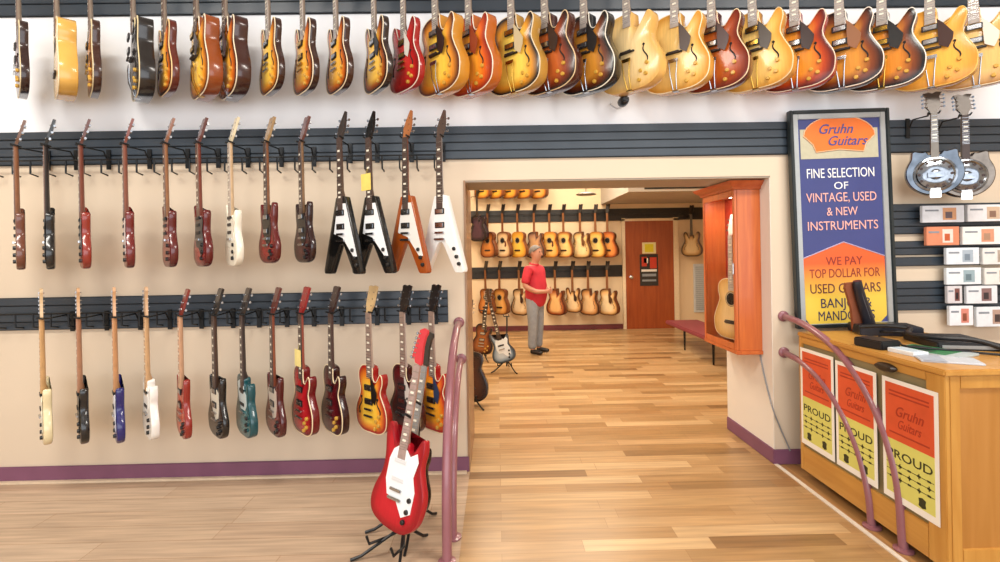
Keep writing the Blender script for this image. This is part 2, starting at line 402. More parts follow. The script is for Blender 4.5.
    if kind == 'round' or hole:
        def mks():
            mb = MB(); z = zb+L*.66
            mb.lathe([(.050, -ar-.0012), (.050, -ar+.003)], (0, 0, z), 'y', 24, 0)
            for r0, r1, m in ((.050, .055, 1), (.058, .062, 0)):
                n = 28; vs = [(r*math.cos(2*math.pi*k/n), -ar-.0014, z+r*math.sin(2*math.pi*k/n)) for r in (r0, r1) for k in range(n)]
                mb.add(vs, [(k, (k+1) % n, n+(k+1) % n, n+k) for k in range(n)], m)
            return mb.mesh('sound_hole', [mat('#140d08', .9, noise=0, name='sound_hole_dark'), mat('#cbb48c', .5, noise=0, name='rosette')], 0)
        link('sound_hole', cached(('sh', kind), mks), g)
        def mkbr():
            mb = MB(); z = zb+L*.28; mb.prism([(-.075, z-.008), (-.05, z-.016), (.05, z-.016), (.075, z-.008), (.06, z+.014), (-.06, z+.014)], -ar-.010, -ar+.002); return mb.mesh('bridge', mat('#2a1a12', .5, name='ebony'), 20)
        link('bridge', cached(('br', kind), mkbr), g); pups = 0; knobs = 0
    elif detail >= 1:
        def mkbr2():
            mb = MB(); mb.box(-.040, .040, yf-.014, yf-.004, sv-.007, sv+.007, 0, .002); mb.cyl((-.036, yf, sv), (-.036, yf-.01, sv), .004, 8); mb.cyl((.036, yf, sv), (.036, yf-.01, sv), .004, 8)
            if kind == 'arch': mb.box(-.055, .055, -ar-.012, -ar+.002, sv-.006, sv+.006, 0, .002)
            return mb.mesh('bridge', mat('#241a16', .5, name='rosewood_bridge') if kind == 'arch' else hm)
        link('bridge', cached(('br2', kind, hw), mkbr2), g)
        tz = trap if trap is not None else kind == 'arch'
        def mkt():
            mb = MB()
            if tz:
                a = sv-.055; mb.box(-.035, .035, yf-.010, yf-.004, a-.012, a+.012, 0, .002)
                for s in (-1, 1): mb.tube([(s*.028, yf-.007, a), (s*.020, yf-.004, (a+zb)/2), (s*.012, -.004, zb+.008)], .0035, 6)
                mb.box(-.020, .020, -.006, .03, zb-.004, zb+.004, 0, .002)
            else: mb.box(-.048, .048, yf-.016, yf-.004, sv-.050, sv-.036, 0, .004)
            return mb.mesh('tailpiece', hm)
        if kind not in ('strat', 'tele'): link('tailpiece', cached(('t', kind, hw, tz), mkt), g)
    if detail >= 1:
        zs = {1: [-.575], 2: [-.49, -.58], 3: [-.49, -.535, -.585]}.get(pups, [])
        for z in zs:
            def mkpu(z=z):
                mb = MB(); h = .019 if kind not in ('strat', 'tele', 'offset') else .010
                mb.box(-.042, .042, yf-.008, yf+.002, z-h, z+h, 0, .002)
                if h > .015: mb.box(-.034, .034, yf-.011, yf-.007, z-h*.72, z+h*.72, 1, .002)
                return mb.mesh('pickup', [mat(pupc, .4, noise=0, name='pickup_ring'), hm])
            link('pickup', cached(('pu', kind, z, pupc, hw), mkpu), g)
        kn = knobs if knobs is not None else (4 if kind in ('lp', 'es', 'arch', 'sg') else 3)
        pos = {4: [(.62, .28), (.42, .20), (.58, .15), (.36, .09)], 3: [(.56, .34), (.52, .23), (.44, .13)]}.get(kn, [])
        if kind == 'vee': pos = [(.62, .30), (.72, .20), (.82, .11)]
        def mkk():
            mb = MB(); mb.lathe([(.013, 0), (.012, -.012), (.010, -.014)], (0, 0, 0), 'y', 12); return mb.mesh('knob', mat('#c79a3a' if kind in ('lp', 'es', 'arch') else '#1a1a1a', .3, noise=0, name='knob_plastic'))
        km = cached(('k', kind in ('lp', 'es', 'arch')), mkk)
        for x, z in pos: link('knob', km, g, (x*W/2, -ar*.5, zb+z*L))
    if tagc:
        mb = MB(); mb.box(-.065, .03, -.014, -.011, -.345, -.235, 0, .001); mb.tube([(0, -.010, -.20), (-.012, -.0125, -.24)], .001, 4); mb.build('price_tag', mat(tagc, .8, name='paper_tag'), g)
    return g
bpy.context.view_layer.update()

# ================================================================== SETTING
WY = 3.49; XL, XR = -.217, 1.974; DT = 2.07; JD = .70; HD = .46
wall_low = plaster('#dac8b0', 'cream_plaster'); wall_up = plaster('#f4f6f9', 'daylight_tinted_plaster'); wall_back = plaster('#e0c8a4', 'warm_plaster')  # upper plaster is whitened: the bright cool daylight is painted into its colour
white_jamb = plaster('#e8e2d8', 'jamb_plaster')
mauve = mat('#7d4f68', .45, 0, 0, .08, 6, name='mauve_paint')
FX0, FX1 = -6.2, 6.2; CH = 4.35; BYW = 9.62; BX0, BX1 = -1.7, 4.3; BC = 3.75
# front wall (three pieces around the opening)
TH = JD
mb = MB(); mb.box(FX0, XL, WY, WY+TH, 0, 2.42); mb.box(XR, FX1, WY, WY+TH, 0, 2.42); mb.box(XL, XR, WY, WY+HD, DT, 2.42)
struct('wall_front', mb, wall_low, smooth=0)
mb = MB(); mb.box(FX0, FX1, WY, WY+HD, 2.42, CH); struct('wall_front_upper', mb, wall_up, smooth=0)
mb = MB(); mb.box(XL-.012, XL+.002, WY-.006, WY+TH+.004, 0, DT); 
struct('trim_1', mb, wood('#8d6a4c', '#a98360', 'z', .5, name='opening_edge_wood'), smooth=0)
mb = MB(); mb.box(XR-.004, XR-.0002, WY+.001, WY+TH+.004, .104, DT-.014); struct('trim_2', mb, white_jamb, smooth=0)
# soffit panel
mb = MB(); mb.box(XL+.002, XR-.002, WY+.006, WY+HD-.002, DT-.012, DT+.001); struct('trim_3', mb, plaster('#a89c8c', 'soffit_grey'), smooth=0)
# front room floors
planks = plank_floor(['#7e5c38', '#a68154', '#bb966a', '#9c764a', '#c4a276', '#93693c'], .95, .105, .30, 0, 'lane_planks')
mb = MB(); mb.box(XL, XR, -3.0, WY, -.06, 0); mb.box(XL, XR, WY, WY+JD, -.06, 0); mb.box(BX0, BX1, WY+JD, BYW, -.06, 0)
struct('floor', mb, planks, smooth=0)
mb = MB(); mb.box(FX0, XL-.0, -3.0, WY, -.06, -.003); struct('floor_left', mb, plank_floor(['#b69a80', '#bda388', '#c2a98f'], 1.6, .16, .5, 0, 'tan_boards'), smooth=0)
mb = MB(); mb.box(XR, FX1, -3.0, WY, -.06, -.003); struct('floor_right', mb, plank_floor(['#8c6238', '#a87a48', '#b98b58'], 1.1, .12, .32, R(90), 'brown_boards'), smooth=0)
mb = MB(); mb.box(XR-.012, XR+.014, -3.0, WY-.004, -.004, .006); struct('trim_4', mb, mat('#ddd2c2', .5, name='threshold_strip'), smooth=0)
mb = MB(); mb.box(FX0, XL-.02, WY-.05, WY-.016, -.003, .012, 0, .003); struct('trim_5', mb, mat('#dcc7ab', .5, name='shoe_moulding'), smooth=0)
# baseboards
mb = MB(); mb.box(FX0, XL-.004, WY-.016, WY, 0, .105, 0, .004); struct('baseboard_left', mb, mauve)
mb = MB(); mb.box(XR-.014, FX1, WY-.016, WY, 0, .105, 0, .004); mb.box(XR-.016, XR, WY-.014, WY+JD, 0, .105, 0, .004); struct('baseboard_right', mb, mauve)
mb = MB(); mb.box(BX0, BX1, BYW-.016, BYW, 0, .10, 0, .004); struct('baseboard_back', mb, mat('#6b2f33', .5, name='burgundy_paint'))
# front room shell
mb = MB(); mb.box(FX0, FX1, -3.0, WY+.3, CH, CH+.1); struct('ceiling', mb, plaster('#dedcd8', 'front_ceiling'), smooth=0)
mb = MB(); mb.box(FX0-.1, FX0, -3.0, WY+TH, -.06, CH); struct('wall_left', mb, wall_low, smooth=0)
mb = MB(); mb.box(FX1, FX1+.1, -3.0, WY+TH, -.06, CH); struct('wall_right', mb, wall_low, smooth=0)
# back room shell
mb = MB(); mb.box(BX0, BX1, BYW, BYW+.1, -.06, BC); struct('wall_back', mb, wall_back, smooth=0)
mb = MB(); mb.box(BX0-.1, BX0, WY+.1, BYW+.1, -.06, BC); struct('wall_back_room_left', mb, wall_back, smooth=0)
mb = MB(); mb.box(BX1, BX1+.1, WY+.1, BYW+.1, -.06, BC); struct('wall_back_room_right', mb, wall_back, smooth=0)
mb = MB(); mb.box(BX0-.1, BX1+.1, WY+HD, BYW+.1, BC, BC+.1); struct('ceiling_back_room', mb, plaster('#d9cfbc', 'back_ceiling'), smooth=0)
bx = P(622, 200, 8.0).x
mb = MB(); mb.box(bx, BX1, 7.6, BYW, 2.46, BC)
b = struct('trim_6', mb, plaster('#b5aa9c', 'bulkhead_grey'), smooth=0)
a = P(642, 187, 7.58); b2 = P(706, 187, 7.58)
# slatwall bands
slat_m = mat('#333d47', .38, 0, .1, .12, 5, name='slate_slatwall'); slat_d = mat('#14181c', .6, noise=0, name='slat_groove')
def band(name, x0, x1, z0, z1, y=WY, n=4, m=None):
    mb = MB(); h = (z1-z0)/n
    mb.box(x0, x1, y-.012, y-.001, z0, z1, 1)
    for i in range(n): mb.box(x0, x1, y-.024, y-.012, z0+i*h+.004, z0+(i+1)*h-.004, 0, .003)
    return struct(name, mb, [m or slat_m, slat_d])
zb1, zb2 = 3.25, 3.66
band('trim_7', FX0, FX1, P(503, 11, WY).z-.01, P(503, 11, WY).z+.40, n=5)
Z2a, Z2b = P(503, 159, WY).z, P(503, 126, WY).z
band('trim_8', FX0, FX1, Z2a, Z2b)
Z3a, Z3b = P(445, 322, WY).z, P(445, 290, WY).z
band('trim_9', FX0, P(448, 300, WY).x, Z3a, Z3b)
xs = P(893, 220, WY).x-.05
for k, (ya, yb, n) in enumerate(((204, 234, 4), (241, 255, 2), (257, 266, 1), (281, 310, 4))):
    band('trim_%d' % (10+k), xs, FX1, P(915, yb, WY).z, P(915, ya, WY).z, n=n)
dark = mat('#1c1a19', .4, noise=.05, name='black_slatwall')
band('trim_14', BX0, BX1, P(600, 221, BYW).z, P(600, 209, BYW).z, BYW, 2, dark)
band('trim_15', BX0, P(622, 270, BYW).x, P(560, 277.5, BYW).z, P(560, 266, BYW).z, BYW, 2, dark)
mb = MB(); mb.box(bx+.25, bx+1.25, 7.58, 7.60, 2.50, 2.545); tag(mb.build('air_vent', mat('#14100e', .6, name='vent_black')), 'long black slot vent on the grey bulkhead of the far room', 'vent')

# back door
dl, dr = P(625, 270, BYW).x, P(673, 270, BYW).x; dtop = P(648, 221, BYW).z
door = MB(); door.box(dl, dr, BYW-.05, BYW-.005, .0, dtop, 0, .004)
d = struct('door_1', door, wood('#8c3d18', '#a34e22', 'z', .35, .6, name='door_veneer'))
mb = MB()
for x0, x1, z0, z1 in ((dl-.06, dl, 0, dtop+.06), (dr, dr+.10, 0, dtop+.06), (dl-.06, dr+.10, dtop, dtop+.05)): mb.box(x0, x1, BYW-.06, BYW, z0, z1, 0, .004)
struct('trim_16', mb, mat('#e3cfae', .5, name='door_casing'))
mb = MB(); q = P(634, 277, BYW-.06); mb.lathe([(.03, 0), (.03, -.01), (.012, -.015), (.012, -.05), (.03, -.055), (.032, -.075), (.02, -.085)], (dl+.10, BYW-.05, q.z), 'y', 16)
mb.build('door_handle', CHROME(), d)
# back wall right: louvred panel
a, b = P(693, 264, BYW), P(703, 322, BYW)
mb = MB(); mb.box(a.x, b.x+.12, BYW-.03, BYW, .30, a.z, 0, .004); wv = thing('louvred_panel', 'tall pale blue louvred panel on far wall right of the brown door', 'vent')
mb.build('frame', mat('#c9cfd2', .5, name='pale_metal'), wv)
mb = MB(); n = 22
for i in range(n):
    z = .34+(a.z-.38)*i/n; mb.add([(a.x+.03, BYW-.032, z), (b.x+.09, BYW-.032, z), (b.x+.09, BYW-.045, z+.03), (a.x+.03, BYW-.045, z+.03)], [(0, 1, 2, 3)])
mb.build('louvre', mat('#b9c3c8', .45, name='pale_louvre'), wv)

# notices on the door
def notice(name, label, pxy, wh, col, cat='notice', y=BYW-.052, lines=(), pic=None, lc='#333333'):
    p = P(pxy[0], pxy[1], y); t = thing(name, label, cat, p)
    w, h = wh; mb = MB(); mb.box(-w/2, w/2, -.004, 0, -h/2, h/2, 0); mb.build('sheet', mat(col, .6, name='paper'), t, 0)
    if pic:
        mb = MB()
        for x0, x1, z0, z1, k in pic[1]: mb.box(x0*w, x1*w, -.006, -.004, z0*h, z1*h, k)
        mb.build('print', [mat(x, .6, name='ink') for x in pic[0]], t, 0)
    return t
t = notice('notice', 'yellow square notice in a pale border on the brown door', (649, 248), (.27, .22), '#e0d6a0', pic=(['#d9cc2a'], [(-.32, .32, -.36, .36, 0)]))
t = notice('poster', 'dark poster with red and white picture below the yellow notice', (649, 270), (.36, .62), '#2b2622', 'poster', pic=(['#c23a22', '#e9e2d8', '#8a8f94'], [(-.4, -.12, .12, .42, 0), (.05, .42, .05, .40, 0), (-.28, -.05, .22, .38, 1), (-.42, .42, -.05, .02, 1), (-.38, .38, -.20, -.12, 2), (-.38, .38, -.36, -.30, 2)]))

# ================================================================== HANGING GUITARS
HY = 3.22
steel = mat('#17191b', .4, .3, noise=0, name='black_steel')
def rail(name, x0, x1, z, y, label, hooks, wall, hz=0, ang=0):
    t = thing(name, label, 'rail', ((x0+x1)/2, wall, z)); cx = (x0+x1)/2
    mb = MB(); mb.tube([(x0-cx, -.045, 0), (x1-cx, -.045, 0)], .006, 8)
    k = max(2, int((x1-x0)/.5))
    for i in range(k+1):
        x = x0+(x1-x0)*i/k-cx; mb.tube([(x, -.045, 0), (x, -.022, -.02)], .004, 6)
    mb.build('bar', steel, t)
    for hx in hooks:
        o = hook_mb(y-wall+.0, ang, hz).build('hook', steel, t); o.location = (hx-cx, 0, 0)
    return t
def hook_mb(dy, ang, dz=0):
    mb = MB(); ca, sa = math.cos(ang), math.sin(ang)
    # arm runs out from the wall to the back of the neck, then a two-pronged yoke
    mb.tube([(0, -.018, -.05), (0, -.05, 0), (0, dy+.045, dz-.006), (-sa*-.03, dy+.03, dz)], .005, 8)
    def L(x, y): return (x*ca-y*sa, dy+x*sa+y*ca)
    a = [L(-.029, -.018), L(-.029, .012), L(0, .030), L(.029, .012), L(.029, -.018)]
    mb.tube([(x, y, dz+(.008 if i in (0, 4) else 0)) for i, (x, y) in enumerate(a)], .0055, 8)
    return mb
def hlab(l):
    l = 'black hanger of the '+l; w_ = l.split()
    return ' '.join(w_[:16])
def hanger(x, z, label, group, ang, wz):
    t = thing('guitar_hanger', label, 'hanger', (x, WY-.024, z), group=group)
    hook_mb(HY-WY+.024, ang, 0).build('arm', steel, t)
    mb = MB(); mb.box(-.016, .016, -.008, -.001, -.12, .02, 0, .002); mb.build('back_plate', steel, t)
    return t
SB = ('#f2b23c', '#c8641e', '#3a1a10')      # sunburst
SBY = ('#f7c64a', '#d98626', '#5a2a14')
SBD = ('#d98a2c', '#7a3413', '#1d100c')
CH_ = ('#c0461c', '#a02a16', '#5a1410')
BL = ('#ecc684', '#e6b96e', '#d49c4c')
HB = 'in the top row'
ROW1 = [
 (17, 'es', ('#6a2a1c', '#4a1a14', '#2a120e'), '#2a1411', '#d8c8a0', None, 'dark reddish thin hollow body guitar at the left end of the top row'),
 (55, 'round', BL, '#d9a850', '#e8d9b0', None, 'amber blonde flat top guitar second from left in the top row'),
 (89, 'es', ('#c88a44', '#8a5020', '#2e1810'), '#3a1c12', '#d8c8a0', None, 'slim brown hollow body guitar third from left in the top row'),
 (134, 'arch', ('#2a2220', '#1a1614', '#0e0c0c'), '#1a1615', '#d9c79a', None, 'black deep bodied guitar seen edge on in the top row'),
 (163, 'es', SB, '#5a1f14', '#e8c890', None, 'brown guitar with cream edging seen edge on right of the black one, top row'),
 (197, 'arch', SBY, '#8a4216', '#e8dcc0', '#2a1a14', 'deep golden sunburst hollow body with amber sides, leftmost of the two deep ones'),
 (226, 'arch', SB, '#3a1a14', '#e8dcc0', '#3a2018', 'deep red brown sunburst hollow body with dark sides right of the golden one'),
 (267, 'es', SBY, '#33160f', '#e6d6b0', None, 'thin yellow sunburst double cutaway guitar right of the two deep bodied ones, top row'),
 (302, 'es', SB, '#33160f', '#ead9b8', None, 'thin orange sunburst double cutaway, first of three alike in the top row'),
 (335, 'es', SB, '#3a1a10', '#ead9b8', None, 'thin orange sunburst double cutaway, middle of three alike in the top row'),
 (373, 'es', ('#f4c04a', '#a0501c', '#24120e'), '#24120e', '#ead9b8', '#151515', 'thin dark edged sunburst double cutaway just left of the red guitar, top row'),
 (403, 'es', ('#c8302a', '#b0201e', '#7a1414'), '#a01a18', '#eadccb', '#d8d0c4', 'cherry red thin hollow body, only bright red guitar in the top row'),
 (436, 'arch', SBY, '#c88a2c', '#ead9b8', '#2a1a14', 'sunburst hollow body with golden sides just right of the red guitar, top row'),
 (470, 'arch', ('#ee9a2e', '#d4581c', '#8a2412'), '#b8601c', '#f0e2c8', '#8a3a20', 'fiery orange sunburst hollow body with round cutaway above the doorway corner'),
 (512, 'arch', ('#fad35a', '#d89028', '#1e120c'), '#b88a3c', '#ead9b8', '#c8b890', 'yellow centred sunburst hollow body with golden brown sides, top row'),
 (545, 'arch', ('#c0602a', '#7a3016', '#2a130c'), '#4a2012', '#e0c498', '#2e1810', 'dark walnut brown hollow body between yellow and black edged ones, top row'),
 (585, 'arch', ('#d08a30', '#6a3012', '#0e0a0a'), '#120c0c', '#f0ead8', '#140e0c', 'black edged sunburst hollow body with white edging beside first blonde one'),
 (627, 'arch', ('#f2d296', '#edc884', '#dcae62'), '#d8a85a', None, None, 'pale blonde hollow body without pickguard above the small camera'),
 (676, 'arch', ('#f0c878', '#e8b864', '#cc9038'), '#d09840', '#f0e0b8', '#3a2418', 'blonde hollow body with dark brown pickguard, top row'),
 (712, 'arch', ('#b85a20', '#9a3e16', '#6a2010'), '#5a2010', '#e8d0a8', '#3a1510', 'copper brown hollow body between two blonde ones, top row'),
 (752, 'arch', ('#f0c470', '#e8b458', '#cc9038'), '#c88e3a', '#e8d0a0', '#3a2a1c', 'blonde hollow body with large pickguard and tailpiece left of the cherry brown one'),
 (795, 'arch', ('#e08a2c', '#b04018', '#5a1410'), '#a82a1a', '#e0c8b0', '#2c1410', 'cherry brown sunburst hollow body with orange centre above the shop sign'),
 (839, 'arch', ('#d08a34', '#7a3a18', '#2a120e'), '#2a1410', '#ece0d0', '#8a5a38', 'brown sunburst hollow body with pale edging above the right of the sign'),
 (883, 'arch', ('#d9852a', '#7a3a14', '#14100e'), '#8a5a2a', '#efe8dc', '#141212', 'black edged sunburst hollow body with glossy shine above the resonator instruments'),
 (930, 'arch', ('#eeb048', '#e4a040', '#cf8c30'), '#c88a30', '#e0b860', '#3a1c14', 'honey blonde hollow body with dark red pickguard above the resonator instruments'),
 (972, 'arch', ('#e2b66c', '#cc9c54', '#b07c3a'), '#b88448', '#e8d8b8', '#d8cfc0', 'tan hollow body with pale pickguard at the right end of the top row'),
]
N1 = 3.48
xs1 = []
for i, (px, kind, c, side, bind, guard, lab) in enumerate(ROW1):
    p = P(px, 12, HY); xs1.append(p.x)
    a = 46 + (i*37 % 7 - 3)*.8
    if kind == 'es' and px > 200: a += 5
    guitar(kind, c, (p.x, HY, N1 if kind != 'es' else N1-.08), (0, R((i*53 % 5-2)*.5), -R(a)), lab, 'hollow body guitars hung in the top row', side=side, bind=bind, guard=guard, head='#171210',
           neck='#8f7f70', board='#a89c92' if px > 250 else '#6a5548', name='hollow_body_guitar', scale=.94 if kind == 'es' else 1, hw='gold' if i % 3 == 2 else 'chrome', pups=(0 if px in (627, 676) else 2))
rail('hanging_rail', xs1[0]-.3, xs1[-1]+.5, N1, HY, 'black rail with guitar hooks running along the top of the wall', xs1, WY-.024, 0, -R(53))

ROW2 = [
 (14, 'strat', ('#6a3a28',)*3, '#8a5a3c', None, '#6a4630', {}, 'brown solid body guitar at the left edge of the middle row'),
 (44, 'strat', ('#141414',)*3, '#2a2220', '#1a1a1a', '#141414', {}, 'black solid body guitar with black neck near left end, middle row'),
 (79, 'strat', ('#b8442c', '#a83824', '#8a2a1c'), '#7a4030', '#5a5a5a', '#5a2c20', {}, 'orange red slim solid body guitar third from left, middle row'),
 (123, 'strat', ('#a03428', '#8c2420', '#6a1a18'), '#8a5240', '#d8c8c0', '#7a3a2a', {}, 'rusty red solid body guitar fourth from left, middle row'),
 (164, 'strat', ('#8c2a22', '#7a1e1a', '#5a1614'), '#9a6a48', '#caa', '#8a5a40', {}, 'slender dark red solid body guitar fifth from left, middle row'),
 (197, 'strat', ('#9c1f1c', '#8a1818', '#5a1010'), '#7a3a2c', '#333333', '#5a2a22', {}, 'crimson solid body guitar left of the cream one, middle row'),
 (229, 'strat', ('#ece4d0',)*3, '#d8b890', '#e8e0cc', '#d8c8a4', {}, 'cream white solid body guitar with pale neck in the middle row'),
 (265, 'sg', ('#8a1e1c', '#7a1818', '#5a1212'), '#8a5a3c', '#1a1414', '#9a7a50', {}, 'dark cherry double horned guitar right of the cream one, middle row'),
 (300, 'sg', ('#4a1218', '#3a0e14', '#240a0e'), '#8a6a4c', '#120c0e', '#5a2a22', {}, 'near black burgundy double horned guitar beside the black winged ones'),
 (339, 'vee', ('#101010',)*3, '#5a4438', '#eeeeee', '#38302c', {}, 'black V shaped guitar with white pickguard, left one of two'),
 (368, 'vee', ('#121212',)*3, '#5a4438', '#f0f0f0', '#101010', {'tagc': '#e8cf6a'}, 'black V shaped guitar with white pickguard and yellow tag on neck'),
 (405, 'vee', ('#c46a28', '#b05a1e', '#9c4a18'), '#7a4a38', '#e8e4dc', '#a8683c', {}, 'natural brown V shaped guitar with white pickguard'),
 (439, 'vee', ('#f2f0ea',)*3, '#9a9490', '#f6f4f0', '#54443c', {}, 'white V shaped guitar nearest the doorway'),
]
N2 = P(300, 135, HY).z-.045
def hx2(px, py, Y=HY): return P(px, py, Y).x
for i, (px, kind, c, neck, guard, head, kw, lab) in enumerate(ROW2):
    x = hx2(px, 138); a = 48 if kind != 'vee' else 38
    z = N2 + (0 if kind != 'vee' else .02)
    g = guitar(kind, tuple('#'+''.join(ch*2 for ch in q[1:]) if len(q) == 4 else q for q in c), (x, HY, z), (0, R((i*29 % 5-2)*.4), -R(a+(i*13 % 5-2))), lab, 'solid body guitars hung in the middle row',
           neck=neck, guard=None if guard in (None, '#caa') else guard, head=head, board='#b0a090' if px == 229 else ('#6a4c3c' if px < 250 else '#4a3a34'), bind='#e8d8c0' if kind == 'sg' and False else None,
           pups=2 if kind != 'strat' else 3, pupc='#1a1a1a' if px != 229 else '#222222', hk='gib' if kind == 'strat' else None, **kw)
    # straight necked bodies here still carry angled pegheads
    short = lab
    hanger(x, z, hlab(lab), 'guitar hangers of the middle row', -R(a), Z2a)
ROW3 = [
 (40, 'strat', ('#e4d4a8',)*3, '#c89c68', '#ece4cc', '#d4b488', 'cream solid body guitar with maple neck, left end of the bottom row', {}),
 (77, 'strat', ('#1c1614', '#1a1412', '#100e0e'), '#a8785a', '#1a1a1a', '#c89c70', 'black solid body guitar with brown neck second from left, bottom row', {}),
 (113, 'strat', ('#2c2a90', '#26247c', '#1a1860'), '#c08c60', '#e8e8ee', '#d0a074', 'royal blue solid body guitar, only blue one in the bottom row', {}),
 (145, 'tele', ('#e8e4dc',)*3, '#c8a074', '#f0ece4', '#d0a880', 'white single cutaway guitar right of the blue one, bottom row', {}),
 (179, 'sg', ('#c83c1c', '#b8301a', '#8a2014'), '#c89a78', None, '#7a2418', 'orange red slim solid body guitar with light neck, bottom row', {}),
 (213, 'sg', ('#2a1c16', '#1e1512', '#120e0c'), '#4a3428', '#ddd6c4', '#1c1816', 'dark brown slim double horned guitar left of the teal one', {}),
 (241, 'tele', ('#1e6a70', '#1a5c62', '#12484e'), '#3a302c', '#c8d0cc', '#2a2422', 'teal solid body guitar, only green blue one on the wall', {}),
 (271, 'sg', ('#7a1c1c', '#6a1616', '#4a1010'), '#8a4a34', '#c8b8a8', '#5a2620', 'maroon slim double horned guitar right of the teal one', {}),
 (300, 'lp', ('#b81e26', '#a01820', '#6a1014'), '#9a4a3a', None, '#8a1c1c', 'bright crimson single cutaway guitar with yellow tag, bottom row', {'tagc': '#ecd98a'}),
 (330, 'lp', ('#5a1018', '#4a0e14', '#2c080c'), '#4a3430', None, '#2a1414', 'deep burgundy single cutaway guitar left of the sunburst double cutaway', {}),
 (368, 'lp', ('#f2c040', '#e07a24', '#a02018'), '#b8a090', '#1a1412', '#c8a878', 'red edged sunburst hollow guitar with pale neck, left of the standing guitars', {'fholes': True}),
 (402, 'lp', ('#3a2a2a', '#5a1418', '#3a0c10'), '#b8a8a0', '#c8c0b8', '#1a1414', 'black and wine single cutaway guitar partly behind the standing guitar', {}),
 (431, 'lp', ('#f0a02c', '#e0641c', '#a81a18'), '#a89890', '#2c3a5a', '#1a1414', 'orange sunburst single cutaway guitar beside the left handrail', {}),
]
N3 = P(300, 310, HY).z-.025
for i, (px, kind, c, neck, guard, head, lab, kw) in enumerate(ROW3):
    x = hx2(px, 312); a = 47 if px < 360 else 42
    z = N3 + (.02 if kind == 'es' else 0)
    guitar(kind, c, (x, HY, z), (0, R((i*31 % 5-2)*.4), -R(a+(i*17 % 5-2))), lab, 'solid body guitars hung in the bottom row', neck=neck, guard=guard, head=head,
           board='#8a7468' if px > 350 else (neck if px < 200 else '#4a3a34'), bind='#ecd8b0' if kind in ('es', 'lp') else None, pups=2, hk='gib' if px > 170 and kind != 'vee' else None, **kw)
    hanger(x, z, hlab(lab), 'guitar hangers of the bottom row', -R(a), Z3a)
x0, x1 = P(0, 315, WY).x, P(446, 305, WY).x
for nm, zz, lb, wy in (('wire_rail', N3+.01, 'thin black wire rail along the bottom row of hangers', WY-.024), ('wire_rail', N2-.06, 'thin black wire rail along the middle row of hangers', WY-.024)):
    t = thing(nm, lb, 'rail', (0, wy, zz)); mb = MB(); xa = x0 if 'bottom' in lb else x0; xb = x1
    mb.tube([(xa, -.06, 0), (xb, -.06, 0)], .005, 8); k = 26
    mb.build('bar', steel, t)
    for j in range(k):
        mb = MB(); xx = xa+(xb-xa)*(j+.55)/k; mb.tube([(xx, -.06, 0), (xx, -.06, -.09), (xx, -.004, -.10)], .006, 6); mb.build('bracket', steel, t)

